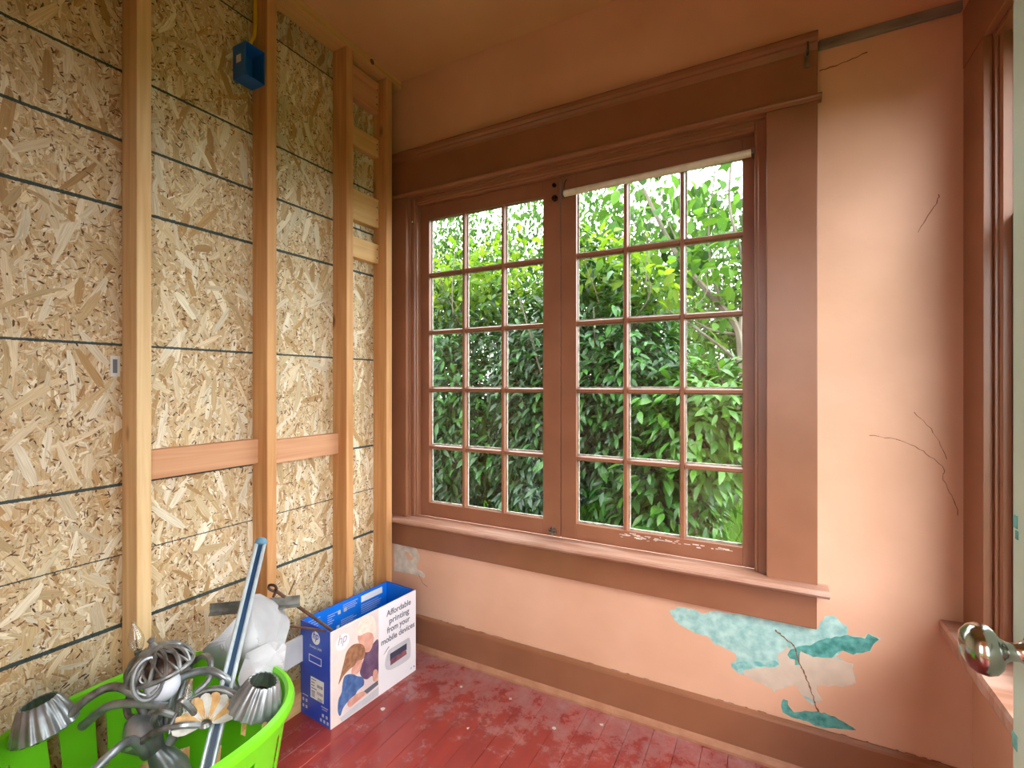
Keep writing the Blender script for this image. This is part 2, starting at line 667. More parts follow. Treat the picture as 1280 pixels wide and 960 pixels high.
# ---- wall behind, with the doorway the camera looks through
wf = struct('wall_front', 'peach plaster wall with an open doorway')
b = MB()
b.box(-.24, 1.02, -1.98, -1.86, 0, H)
b.box(1.90, 2.24, -1.98, -1.86, 0, H)
b.box(1.02, 1.90, -1.98, -1.86, 2.08, H)
b.build('plaster', M['peach'], wf)

# ---- unseen hall beyond the doorway, added to light the room from the front
hf = struct('floor_added_hall', 'red painted floor of the unseen added hall beyond the doorway', cat='floor')
MB().box(-.6, 2.24, -3.4, -1.981, -.14, 0).build('boards', M['floor'], hf)
hc = struct('ceiling_added_hall', 'peach ceiling of the unseen added hall beyond the doorway', cat='ceiling')
MB().box(-.6, 2.24, -3.4, -1.981, H, H + .1).build('panel', M['ceil'], hc)
hw = struct('wall_added_hall', 'peach plaster walls of the unseen added hall with wide openings for fill light', cat='wall')
b = MB()
b.box(-.74, -.6, -3.4, -1.981, -.14, H)
b.box(2.10, 2.24, -2.12, -1.981, 0, H)
b.box(2.10, 2.24, -3.4, -3.25, 0, H)
b.box(2.10, 2.24, -3.25, -2.12, 0, .3)
b.box(2.10, 2.24, -3.25, -2.12, 2.5, H)
b.box(-.74, -.5, -3.54, -3.4, -.14, H)
b.box(.50, 1.55, -3.54, -3.4, -.14, H)
b.box(2.06, 2.24, -3.54, -3.4, -.14, H)
for xa, xb in ((-.5, .50), (1.55, 2.06)):
    b.box(xa, xb, -3.54, -3.4, -.14, .3)
    b.box(xa, xb, -3.54, -3.4, 2.5, H)
b.box(-.6, -.24, -1.98, -1.86, 0, H)
b.build('plaster', M['peach'], hw)

# ---- left wall: stud framing over strand board
rng = np.random.default_rng(7)


def strands(y0, y1, z0, z1, n_small, n_mid, n_big, name, parent, tone=1.0, vert=0.8, xs=-.085):
    """thousands of pressed wood flakes as one mesh"""
    pal = np.array([lin(c)[:3] for c in ((236, 220, 188), (228, 208, 170), (212, 186, 144), (244, 234, 212), (198, 162, 114), (222, 200, 162), (182, 142, 98), (232, 216, 186))])
    pw = np.array([.2, .2, .15, .15, .06, .14, .03, .07])
    dark = np.array([lin(c)[:3] for c in ((132, 100, 70), (172, 136, 98), (104, 78, 56), (196, 160, 120))])
    V, F, CO, UV = [], [], [], []
    nv = 0
    spec = []
    for i in range(n_mid):
        spec.append((rng.uniform(.016, .060), rng.uniform(.004, .012), 0, rng.uniform(.0000, .0010)))
    for i in range(n_small):
        spec.append((rng.uniform(.005, .020), rng.uniform(.0014, .0050), 1, rng.uniform(.0006, .0016)))
    for i in range(n_big):
        spec.append((rng.uniform(.06, .15), rng.uniform(.012, .026), 2, rng.uniform(.0010, .0017)))
    for (ln, wd, kind, hx) in spec:
        cy = rng.uniform(y0, y1)
        cz = rng.uniform(z0, z1)
        a = rng.normal(math.pi / 2, vert) if kind != 1 else rng.uniform(0, math.pi)
        ca, sa = math.cos(a), math.sin(a)
        t = rng.uniform(-.3, .3, 8)
        pts = [(-ln / 2, -wd / 2 * (.3 + abs(t[0]))), (-ln * .2, -wd / 2), (ln * .25, -wd / 2 * (1 + t[1])), (ln / 2 * (1 + t[2] * .3), -wd / 2 * (.2 + abs(t[3]))),
               (ln / 2, wd / 2 * (.3 + abs(t[4]))), (ln * .2, wd / 2), (-ln * .25, wd / 2 * (1 + t[5])), (-ln / 2 * (1 + t[6] * .3), wd / 2 * (.3 + abs(t[7])))]
        bend = rng.normal(0, .05) * ln
        if kind == 1:
            c = dark[rng.integers(0, 4)] if rng.random() < .45 else pal[rng.choice(8, p=pw)]
        elif kind == 2:
            c = pal[rng.choice([0, 3, 3, 7, 1, 2, 4])]
        else:
            c = pal[rng.choice(8, p=pw)]
        c = np.clip(c * rng.uniform(.82, 1.08) * tone, 0, .95)
        ty, tz = rng.normal(0, .006), rng.normal(0, .006)
        ox, oy = rng.uniform(0, 50), rng.uniform(0, 5)
        for (px, py) in pts:
            py2 = py + bend * (1 - (2 * px / ln) ** 2)
            dy, dz = px * ca - py2 * sa, px * sa + py2 * ca
            yy, zz_ = min(max(cy + dy, y0), y1), min(max(cz + dz, z0), z1)
            V.append((xs + hx + min(.0006, max(-.0006, dy * ty + dz * tz)), yy, zz_))
            CO.append((c[0], c[1], c[2], 1))
            UV.append((px + ox, py + oy))
        F.append(tuple(range(nv, nv + 8)))
        nv += 8
    me = bpy.data.meshes.new(name)
    me.from_pydata(V, [], F)
    ca_ = me.color_attributes.new('Col', 'FLOAT_COLOR', 'POINT')
    ca_.data.foreach_set('color', np.array(CO, dtype=np.float32).ravel())
    uvl = me.uv_layers.new(name='grain')
    uvl.data.foreach_set('uv', np.array(UV, dtype=np.float32).ravel())   # loops follow the vertices one to one
    o = link(name, me, M['osb'], parent)
    o['kind'] = 'stuff'
    return o


wl = struct('wall_left', 'open stud wall sheathed in strand board, without any lining')


def osb_panel(y0, y1, z0, z1, dens, tone, vert):
    p = MB().box(-.097, -.085, y0, y1, z0, z1).build('osb_panel', M['osb'], wl)
    ca_ = p.data.color_attributes.new('Col', 'FLOAT_COLOR', 'POINT')
    ca_.data.foreach_set('color', list(lin((214, 186, 146))) * len(p.data.vertices))
    p.data.uv_layers.new(name='grain')
    A = (y1 - y0) * (z1 - z0)
    strands(y0, y1, z0, z1, int(A * dens * 8200), int(A * dens * 4000), int(A * dens * 260), 'wood_strands', p, tone, vert)
    return p


osb_panel(-1.84, -.741, 0, 2.604, 1.0, 1.0, .62)
osb_panel(-.7405, 0, 0, 2.604, 1.15, .98, .5)
osb_panel(-1.84, 0, 2.6045, 2.722, 1.0, .74, .3)
MB().box(-.24, -.0975, -1.86, 0, -.14, H).build('outer_siding', M['white'], wl)
STUDS = [(-1.535, 'stud'), (-1.129, 'stud_pale'), (-.722, 'stud'), (-.351, 'stud'), (-.107, 'stud')]
for (y, m) in STUDS:
    MB().box(-.085, 0, y, y + .039, .076, 2.724, bev=.003).build('stud', M[m], wl)
MB().box(-.09, 0, -1.86, 0, 2.724, H, bev=.002).build('top_plate', M['block_pale'], wl)
MB().box(-.09, 0, -1.86, 0, 0, .038, bev=.002).build('bottom_plate', M['block_pale'], wl)
MB().box(-.09, .002, -1.86, 0, .038, .076, bev=.002).build('bottom_plate', M['block_pale'], wl)
for (y0, y1, z0, z1, m) in ((-1.090, -.722, .980, 1.069, 'block'), (-.683, -.351, .968, 1.057, 'block'),
                            (-.312, -.107, 2.562, 2.706, 'block'), (-.312, -.107, 2.350, 2.436, 'block_pale'),
                            (-.312, -.107, 2.012, 2.150, 'block_pale'), (-.312, -.107, 1.843, 1.936, 'block_pale')):
    MB().box(-.085, -.047, y0 + .0005, y1 - .0005, z0, z1, bev=.003).build('blocking', M[m], wl)
MB().box(0, .012, -1.16, -.55, .200, .300, bev=.002).build('white_strip', M['white'], wl)['label'] = 'white painted metal strip across the studs'
# grade stamp on the third blocking, nail heads
b = MB()
b.box(-.0475, -.0462, -.302, -.294, 2.052, 2.057)
b.box(-.0475, -.0462, -.302, -.294, 2.128, 2.133)
for i in range(6):
    b.box(-.0475, -.0462, -.301 + (i % 2) * .002, -.296, 2.064 + i * .010, 2.070 + i * .010)
b.build('grade_stamp', M['black'], wl)
for (xx, yy, zz_) in ((-.047, -.122, 2.60), (-.047, -.122, 2.635), (-.047, -.118, 2.67), (-.047, -.12, 2.05), (-.047, -.12, 2.11), (-.047, -.12, 2.385), (-.047, -.12, 2.41),
                      (-.047, -.12, 1.87), (-.047, -.12, 1.91)):
    MB().lathe([(0, .0012), (.0032, .001), (.0034, -.001)], Matrix.Translation((xx, yy, zz_)) @ Matrix.Rotation(R(90), 4, 'Y'), 8).build('nail_head', M['iron'], wl)
# dark knot in the plate
MB().lathe([(0, .0012), (.012, .001), (.013, -.001)], Matrix.Translation((0, -.20, 2.742)) @ Matrix.Rotation(R(90), 4, 'Y'), 12).build('knot', M['rust'], wl)
# tag stapled to the board
p = MB().box(-.0834, -.0822, -1.158, -1.134, 1.292, 1.352).build('paper_tag', M['tagpaper'], wl)
MB().box(-.0823, -.0819, -1.152, -1.141, 1.302, 1.342).build('tag_print', M['pr_grey'], p)

# ================================================================== PLASTER DAMAGE on the window wall
WP = {
 'base': [(1.276, 0.433), (1.311, 0.457), (1.371, 0.457), (1.386, 0.448), (1.434, 0.468), (1.475, 0.471), (1.52, 0.475), (1.565, 0.477), (1.587, 0.478), (1.598, 0.479), (1.619, 0.48), (1.732, 0.482), (1.742, 0.483), (1.757, 0.522), (1.779, 0.531), (1.82, 0.502), (1.82, 0.479), (1.862, 0.481), (1.869, 0.494), (1.903, 0.488), (1.88, 0.458), (1.876, 0.442), (1.832, 0.42), (1.806, 0.427), (1.786, 0.402), (1.832, 0.388), (1.834, 0.36), (1.839, 0.333), (1.81, 0.314), (1.737, 0.295), (1.735, 0.28), (1.75, 0.255), (1.74, 0.243), (1.728, 0.242), (1.725, 0.224), (1.692, 0.255), (1.677, 0.28), (1.64, 0.26), (1.614, 0.24), (1.587, 0.254), (1.526, 0.267), (1.503, 0.27), (1.486, 0.284), (1.483, 0.296), (1.503, 0.317), (1.498, 0.334), (1.451, 0.348), (1.428, 0.351), (1.41, 0.372), (1.38, 0.371), (1.349, 0.377), (1.318, 0.389), (1.292, 0.407)],
 'plaster': [(1.52, 0.278), (1.543, 0.297), (1.587, 0.312), (1.63, 0.327), (1.624, 0.362), (1.651, 0.399), (1.672, 0.386), (1.692, 0.392), (1.723, 0.385), (1.786, 0.399), (1.832, 0.388), (1.834, 0.36), (1.839, 0.333), (1.81, 0.314), (1.737, 0.295), (1.735, 0.28), (1.75, 0.255), (1.74, 0.243), (1.728, 0.242), (1.692, 0.255), (1.677, 0.28), (1.64, 0.26), (1.614, 0.24), (1.587, 0.254), (1.526, 0.267)],
 'teal': [(1.653, 0.372), (1.661, 0.389), (1.682, 0.407), (1.717, 0.419), (1.752, 0.448), (1.791, 0.467), (1.82, 0.476), (1.862, 0.478), (1.869, 0.493), (1.9, 0.486), (1.88, 0.458), (1.876, 0.442), (1.832, 0.42), (1.806, 0.427), (1.786, 0.413), (1.777, 0.396), (1.728, 0.386), (1.692, 0.395), (1.687, 0.349), (1.677, 0.346), (1.674, 0.363), (1.659, 0.362)],
 'midteal': [(1.483, 0.296), (1.515, 0.311), (1.565, 0.327), (1.619, 0.345), (1.63, 0.333), (1.619, 0.321), (1.565, 0.309), (1.526, 0.286), (1.503, 0.27), (1.486, 0.284)],
 'low': [(1.635, 0.213), (1.643, 0.223), (1.653, 0.219), (1.659, 0.197), (1.672, 0.189), (1.717, 0.206), (1.757, 0.213), (1.786, 0.208), (1.82, 0.196), (1.839, 0.185), (1.742, 0.163), (1.707, 0.168), (1.666, 0.169), (1.64, 0.179)],
 'leftp': [(-0.045, 0.477), (0.032, 0.482), (0.082, 0.48), (0.11, 0.446), (0.106, 0.42), (0.094, 0.392), (0.098, 0.373), (0.131, 0.366), (0.147, 0.35), (0.139, 0.339), (0.082, 0.344), (0.024, 0.343), (-0.045, 0.341)],
 'isle': [(.018, .452), (.046, .446), (.058, .430), (.074, .424), (.060, .412), (.036, .414), (.030, .432)],
}
rj = random.Random(3)


def rough_outline(pts, step=.010, amp=.0025):
    out = []
    n = len(pts)
    for i in range(n):
        a, c = Vector(pts[i]), Vector(pts[(i + 1) % n])
        m = max(1, int((c - a).length / step))
        for j in range(m):
            q = a.lerp(c, j / m)
            out.append((q.x + rj.uniform(-amp, amp), q.y + rj.uniform(-amp, amp)))
    return out


def patch(key, m, off, name):
    pts = [(x_, -off, z_) for (x_, z_) in rough_outline(WP[key])]
    bm = bmesh.new()
    f = bm.faces.new([bm.verts.new(p_) for p_ in pts])
    ret = bmesh.ops.extrude_face_region(bm, geom=[f])
    for v in [g for g in ret['geom'] if isinstance(g, bmesh.types.BMVert)]:
        v.co.y += off - .00005
    bmesh.ops.triangulate(bm, faces=bm.faces[:])
    mb = MB()
    mb.bm.free()
    mb.bm = bm
    return mb.build(name, M[m], wb)


patch('base', 'cyan', .0004, 'bare_patch')['label'] = 'pale cyan old paint laid bare under the window'
patch('plaster', 'plaster', .0008, 'bare_patch')
patch('midteal', 'midteal', .0011, 'bare_patch')
patch('teal', 'teal', .0012, 'bare_patch')['label'] = 'deep teal old paint laid bare under the window'
patch('low', 'teal', .0008, 'bare_patch')
patch('leftp', 'plaster2', .0005, 'bare_patch')['label'] = 'grey bare plaster beside the corner stud'
patch('isle', 'peach', .0010, 'bare_patch')


def crack(pts, w, name='crack', m='crack', off=.0015):
    P = smooth_path([(x_, 0, z_) for x_, z_ in pts], 6)
    mb = MB()
    P = [p_ + Vector((rj.uniform(-.002, .002), 0, rj.uniform(-.002, .002))) for p_ in P]
    for a, c in zip(P[:-1], P[1:]):
        d = (c - a).normalized()
        n = Vector((-d.z, 0, d.x)) * w * rj.uniform(.3, .7)
        mb.slab([a + n, c + n, c - n, a - n], (0, -1, 0), off)
    return mb.build(name, M[m], wb)


crack([(1.619, 0.445), (1.64, 0.429), (1.672, 0.404), (1.687, 0.354), (1.7, 0.328), (1.712, 0.296), (1.728, 0.248), (1.74, 0.211)], .0035, off=.0016)
crack([(1.872, 1.111), (1.95, 1.099), (2.012, 1.063), (2.05, 1.022), (2.05, 0.988), (2.072, 0.937), (2.084, 0.889)], .0016, off=.0006)
crack([(1.981, 1.186), (2.028, 1.128), (2.058, 1.052)], .0012, off=.0006)
crack([(1.744, 2.281), (1.793, 2.285), (1.871, 2.301)], .0030, off=.0006)
crack([(2.04, 1.826), (2.034, 1.803), (1.992, 1.724)], .0020, off=.0006)
crack([(.105, .35), (.13, .315), (.16, .30)], .0016, off=.0006)

# ================================================================== BASEBOARD
bb = struct('baseboard_back', 'brown painted baseboard under the window with a tan shoe strip', cat='baseboard')
MB().prism([(-.001, .028), (-.001, .158), (-.010, .160), (-.018, .154), (-.020, .146), (-.020, .028)], 0, -.08, 2.112).build('board', M['trim'], bb)
MB().prism([(-.001, .0005), (-.001, .028), (-.020, .028), (-.028, .022), (-.033, .010), (-.033, .0005)], 0, .005, 2.112).build('shoe_moulding', M['shoe'], bb)
# chipped paint along the top edge
mb = MB()
for i in range(34):
    xx = rj.uniform(.15, 2.05)
    mb.box(xx, xx + rj.uniform(.004, .026), -.0100, -.0012, .1596, .1602 + rj.uniform(.0002, .0011))
mb.build('paint_drips', M['drip'], bb)

# ================================================================== WINDOW 1 (pair of casements)
w1 = struct('window_1', 'brown painted pair of casement sashes with fifteen panes each')
for (xa, xb) in ((-.09, OX0), (OX1, 1.737)):
    MB().box(xa, xb, -.020, -.0005, .625, 2.178, bev=.002).build('side_casing', M['trim'], w1)
MB().prism([(-.0005, 2.178), (-.024, 2.178), (-.032, 2.184), (-.034, 2.190), (-.032, 2.196), (-.024, 2.200), (-.0005, 2.200)], 0, -.09, 1.748).build('head_bead', M['trim'], w1)
MB().box(-.09, 1.737, -.021, -.0005, 2.200, 2.345, bev=.0015).build('head_board', M['trim'], w1)
MB().prism([(-.0005, 2.340), (-.022, 2.340), (-.026, 2.350), (-.034, 2.358), (-.034, 2.364), (-.042, 2.372), (-.044, 2.384), (-.040, 2.392), (-.0005, 2.396)], 0, -.09, 1.737).build('picture_rail', M['trim'], w1)
MB().box(1.739, 2.090, -.016, -.0005, 2.343, 2.372, bev=.003).build('rail_remnant', M['rawrail'], w1)
# jamb lining
for (xa, xb) in ((OX0 - .012, OX0 + .004), (OX1 - .004, OX1 + .012)):
    MB().box(xa, xb, -.0005, .15, .60, 2.178).build('jamb', M['trim'], w1)
MB().box(OX0 + .004, OX1 - .004, -.0005, .15, 2.172, 2.190).build('head_jamb', M['trim'], w1)
# stops with two small steps
for sx, xe in ((1, OX0 + .004), (-1, OX1 - .004)):
    MB().prism([(xe, .012), (xe + sx * .020, .012), (xe + sx * .024, .018), (xe + sx * .031, .018), (xe + sx * .033, .024), (xe + sx * .033, .048), (xe, .048)], 2, .626, 2.172).build('stop', M['trim'], w1)
MB().prism([(.012, 2.172), (.012, 2.156), (.018, 2.152), (.018, 2.146), (.024, 2.142), (.048, 2.142), (.048, 2.172)], 0, OX0 + .037, OX1 - .037).build('stop', M['trim'], w1)
# stool and apron
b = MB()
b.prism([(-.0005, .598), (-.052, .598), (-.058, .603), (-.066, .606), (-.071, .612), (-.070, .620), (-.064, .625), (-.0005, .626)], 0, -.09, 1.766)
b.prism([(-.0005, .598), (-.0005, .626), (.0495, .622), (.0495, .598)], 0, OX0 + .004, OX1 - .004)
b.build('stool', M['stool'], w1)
MB().box(-.09, 1.735, -.020, -.0005, .483, .598, bev=.002).build('apron', M['trim'], w1)
# outer sill
MB().prism([(.052, .585), (.052, .603), (.20, .575), (.20, .55), (.15, .55)], 0, OX0 - .03, OX1 + .03).build('outer_sill', M['jambext'], w1)


def casement(x0, x1, gx0, gx1, z0, z1, gz0, gz1, y0=.050, y1=.086):
    b_ = MB()
    b_.box(x0, gx0, y0, y1, z0, z1, bev=.0015)
    b_.box(gx1, x1, y0, y1, z0, z1, bev=.0015)
    b_.box(gx0, gx1, y0, y1, z0, gz0, bev=.0015)
    b_.box(gx0, gx1, y0, y1, gz1, z1, bev=.0015)
    s = b_.build('sash', M['trim_in'], w1)
    nx, nz = 3, 5
    mw = .020
    px = (gx1 - gx0 + mw) / nx
    pz = (gz1 - gz0 + mw) / nz
    yg = .070
    for i in range(1, nx):
        c = gx0 + i * px - mw / 2
        MB().prism([(c - mw / 2, yg + .004), (c - mw / 2, yg - .004), (c - .006, y0 + .003), (c + .006, y0 + .003), (c + mw / 2, yg - .004), (c + mw / 2, yg + .004), (c + .005, y1), (c - .005, y1)], 2, gz0, gz1).build('muntin', M['trim_in'], s)
    for j in range(1, nz):
        c = gz0 + j * pz - mw / 2
        for i in range(nx):
            xa = gx0 + i * px
            MB().prism([(yg + .004, c - mw / 2), (yg - .004, c - mw / 2), (y0 + .003, c - .006), (y0 + .003, c + .006), (yg - .004, c + mw / 2), (yg + .004, c + mw / 2), (y1, c + .005), (y1, c - .005)], 0, xa, xa + px - mw).build('muntin', M['trim_in'], s)
    for i in range(nx):
        for j in range(nz):
            xa, za = gx0 + i * px, gz0 + j * pz
            xb, zb = xa + px - mw, za + pz - mw
            MB().box(xa, xb, yg + .0005, yg + .0030, za, zb).build('pane', M['glass'], s)
            # putty bead behind the pane, a little ragged
            b2 = MB()
            t = .0045
            b2.box(xa, xa + t * rj.uniform(.5, 1.2), yg + .003, yg + .010, za, zb)
            b2.box(xb - t * rj.uniform(.3, 1.0), xb, yg + .003, yg + .010, za, zb)
            b2.box(xa + t, xb - t, yg + .003, yg + .010, za, za + t * rj.uniform(.8, 1.8))
            b2.box(xa + t, xb - t, yg + .003, yg + .010, zb - t * .5, zb)
            b2.build('putty', M['putty'], s)
    return s


sl = casement(.056, .8225, .130, .742, .6225, 2.152, .690, 2.076)
sr = casement(.8255, 1.581, .893, 1.517, .6225, 2.152, .690, 2.076)
# scraped paint on the lower right rail
b = MB()
for i in range(46):
    u = rj.random()
    xx = 1.05 + .42 * u
    zz_ = .672 + rj.gauss(0, .0045)
    b.box(xx, xx + rj.uniform(.003, .028), .0495, .0502, zz_, zz_ + rj.uniform(.0012, .004))
b.build('scraped_paint', M['chip'], sr)
# catches
def disc(c, r, th, m, parent, name):
    return MB().lathe([(0, th), (r * .6, th * .95), (r, th * .5), (r, 0)], Matrix.Translation(c) @ Matrix.Rotation(R(90), 4, 'X'), 14).build(name, M[m], parent, smooth=True)


pl = MB().box(.786, .812, .0470, .0502, 2.035, 2.13, bev=.001).build('catch_plate', M['trim_in'], sl)
disc((.797, .047, 2.112), .009, .014, 'darksteel', sl, 'catch_knob')
disc((.800, .047, 2.056), .013, .018, 'darksteel', sl, 'catch_knob')
MB().tube(smooth_path([(.851, .048, 2.125), (.850, .036, 2.115), (.846, .034, 2.095), (.843, .040, 2.07)], 6), .0028, 8).build('hook', M['iron'], sr, smooth=True)
b = MB()
b.box(.775, .806, .030, .050, .640, .646, bev=.001)
b.box(.778, .803, .030, .048, .652, .657, bev=.001)
b.tube([(.790, .040, .628), (.790, .040, .668)], .004, 8)
b.build('bottom_catch', M['steel'], sl)
MB().tube([(.066, .012, 2.055), (.066, .000, 2.058), (.068, -.006, 2.064)], .004, 8).build('cup_hook', M['knob'], w1, smooth=True)

# roller rod over the right sash
rod = thing('curtain_rod', 'slim cream roller rod mounted across the head of the right sash', 'curtain rod', (1.2, .022, 2.055))
MB().tube([(.850, .026, 2.060), (1.545, .026, 2.072)], .0135, 14).build('roller', M['rod'], rod, smooth=True)
for xx, zz_ in ((.842, 2.060), (1.552, 2.072)):
    b = MB()
    b.box(xx - .002, xx + .002, .012, .050, zz_ - .012, zz_ + .012, bev=.0008)
    b.tube([(xx - .008, .026, zz_), (xx + .008, .026, zz_)], .004, 8)
    b.build('bracket', M['steel'], rod)
# small hook bracket at the end of the rail
hb = thing('wall_bracket', 'small rusty metal hook bracket at the end of the picture rail', 'bracket', (1.715, -.021, 2.30))
MB().box(1.700, 1.716, -.025, -.0215, 2.29, 2.345, bev=.001).build('plate', M['steel'], hb)
MB().tube(smooth_path([(1.708, -.025, 2.33), (1.708, -.045, 2.325), (1.708, -.055, 2.34), (1.708, -.05, 2.355)], 5), .003, 8).build('hook', M['iron'], hb, smooth=True)

# ================================================================== WINDOW 2 (tall sash window in the right wall)
w2 = struct('window_2', 'brown framed double hung window in the side wall')
for (ya, yb) in ((RY1, -.0005), (RY0 - .148, RY0)):
    MB().box(RX - .020, RX - .0005, ya, yb, .58, 2.178, bev=.002).build('side_casing', M['trim'], w2)
MB().box(RX - .021, RX - .0005, RY0 - .148, -.0005, 2.178, 2.345, bev=.002).build('head_board', M['trim'], w2)
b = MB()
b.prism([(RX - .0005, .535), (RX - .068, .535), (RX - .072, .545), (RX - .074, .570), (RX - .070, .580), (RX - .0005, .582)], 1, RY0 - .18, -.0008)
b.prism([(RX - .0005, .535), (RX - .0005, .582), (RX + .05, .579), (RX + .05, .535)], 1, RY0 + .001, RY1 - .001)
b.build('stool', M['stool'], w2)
MB().box(RX + .05, RX + .19, RY0, RY1, .531, .565).build('outer_sill', M['jambext'], w2)
for (ya, yb) in ((RY1 - .014, RY1 + .002), (RY0 - .002, RY0 + .014)):
    MB().box(RX - .0005, RX + .15, ya, yb, .58, 2.178).build('jamb', M['trim'], w2)
MB().box(RX - .0005, RX + .15, RY0 + .014, RY1 - .014, 2.164, 2.180).build('head_jamb', M['trim'], w2)
for s_, ya in ((-1, RY1 - .014), (1, RY0 + .014)):
    MB().prism([(RX + .006, ya), (RX + .006, ya + s_ * .008), (RX + .010, ya + s_ * .014), (RX + .026, ya + s_ * .014), (RX + .026, ya)], 2, .58, 2.164).build('stop', M['trim'], w2)


def hung(xa, xb, z0, z1):
    ya, yb = RY0 + .016, RY1 - .016
    b_ = MB()
    b_.box(xa, xb, ya, ya + .05, z0, z1, bev=.0015)
    b_.box(xa, xb, yb - .05, yb, z0, z1, bev=.0015)
    b_.box(xa, xb, ya + .05, yb - .05, z0, z0 + .06, bev=.0015)
    b_.box(xa, xb, ya + .05, yb - .05, z1 - .045, z1, bev=.0015)
    s = b_.build('sash', M['trim_in'], w2)
    xm = (xa + xb) / 2
    MB().box(xm - .0012, xm + .0012, ya + .05, yb - .05, z0 + .06, z1 - .045).build('pane', M['glass'], s)
    return s


hung(RX + .028, RX + .060, .581, 1.70)
hung(RX + .064, RX + .096, 1.655, 2.163)

# ================================================================== OPEN DOOR
dr = struct('door_1', 'pale green painted door standing open beside the side window')
DX = 1.866
b = MB()
y0, y1 = -1.845, -1.022
z0, z1 = .012, 2.06
b.box(DX, DX + .036, y0, y0 + .11, z0, z1, bev=.0015)
b.box(DX, DX + .036, y1 - .11, y1, z0, z1, bev=.0015)
b.box(DX, DX + .036, y0 + .11, y1 - .11, z0, z0 + .22, bev=.0015)
b.box(DX, DX + .036, y0 + .11, y1 - .11, 1.03, 1.16, bev=.0015)
b.box(DX, DX + .036, y0 + .11, y1 - .11, z1 - .12, z1, bev=.0015)
b.build('frame', M['door'], dr)
for (za, zb) in ((z0 + .22, 1.03), (1.16, z1 - .12)):
    MB().box(DX + .011, DX + .025, y0 + .11, y1 - .11, za, zb).build('panel', M['door'], dr)
kn = Matrix.Translation((DX, -1.075, .962)) @ Matrix.Rotation(R(-90), 4, 'Y') @ Matrix.Rotation(R(-7), 4, 'Y')
k_ = MB().lathe([(0, .064), (.010, .0635), (.020, .060), (.0265, .053), (.0290, .045), (.0275, .037), (.022, .031), (.014, .027), (.0105, .022), (.0100, .014), (.012, .010), (.0135, .006), (.0135, .0002)], kn, 28).build('knob', M['knob'], dr, smooth=True)
MB().lathe([(.0, .004), (.016, .0035), (.021, .0005)], kn, 20).build('rosette', M['knob'], k_)
for (yy, zz_, r_) in ((-1.030, 1.10, .006), (-1.034, 1.085, .004), (-1.028, .83, .007)):
    MB().box(DX - .0008, DX - .0001, yy - r_, yy + r_ * .8, zz_ - r_, zz_ + r_ * 1.6).build('paint_chip', M['teal'], dr)

# ================================================================== ELECTRICAL BOX on the second stud
eb = thing('electrical_box', 'blue plastic electrical box nailed high on a wall stud', 'electrical box', (-.05, -.76, 2.35))
b = MB()
x0, x1, y0, y1, z0, z1 = -.083, -.012, -.796, -.7225, 2.352, 2.470
b.box(x0, x0 + .003, y0, y1, z0, z1)
b.box(x0 + .003, x1, y0, y0 + .003, z0, z1, bev=.0008)
b.box(x0 + .003, x1, y1 - .003, y1, z0, z1, bev=.0008)
b.box(x0 + .003, x1, y0 + .003, y1 - .003, z0, z0 + .003)
b.box(x0 + .003, x1, y0 + .003, y1 - .003, z1 - .003, z1)
b.build('shell', M['blue_box'], eb)
MB().box(x0 + .020, x0 + .046, y0 - .0006, y0 - .0001, 2.405, 2.432).build('sticker', M['tagpaper'], eb)
MB().box(-.020, -.013, y0 + .004, y0 + .014, z0 + .004, z0 + .016).build('screw_tab', M['blue_box'], eb)
MB().tube(smooth_path([(-.05, -.76, 2.471), (-.045, -.755, 2.50), (-.05, -.735, 2.55), (-.055, -.730, 2.70)], 6), .006, 8).build('cable', M['yellow'], eb, smooth=True)

# ================================================================== PRINTER BOX
BL, BW, BH = .440, .183, .356
ang = math.atan2(.035, .434)
pb = thing('printer_box', 'blue and white printer carton, open at the top, standing beside the corner studs', 'box', (.181, -.594, 0))
pb.rotation_euler = (0, 0, -ang)
# local frame: +y along the long side, -x across, z up


def plink(mb, name, m, parent=pb):
    bmesh.ops.recalc_face_normals(mb.bm, faces=mb.bm.faces[:])
    me = bpy.data.meshes.new(name)
    mb.bm.to_mesh(me)
    mb.bm.free()
    me.materials.append(M[m])
    o = bpy.data.objects.new(name, me)
    COL.objects.link(o)
    o.parent = parent
    return o


T = .004
s1 = plink(MB().box(-T, 0, 0, BL, 0.0005, BH), 'front_panel', 'boxwhite')
s2 = plink(MB().box(-BW, -T, 0, T, 0.0005, BH), 'end_panel', 'hpblue')
s3 = plink(MB().box(-BW, -T, BL - T, BL, 0.0005, BH), 'end_panel', 'hpblue')
s4 = plink(MB().box(-BW, -BW + T, T, BL - T, 0.0005, BH), 'back_panel', 'hpblue')
plink(MB().box(-BW + T, -T, T, BL - T, 0.0005, .005), 'bottom', 'card')
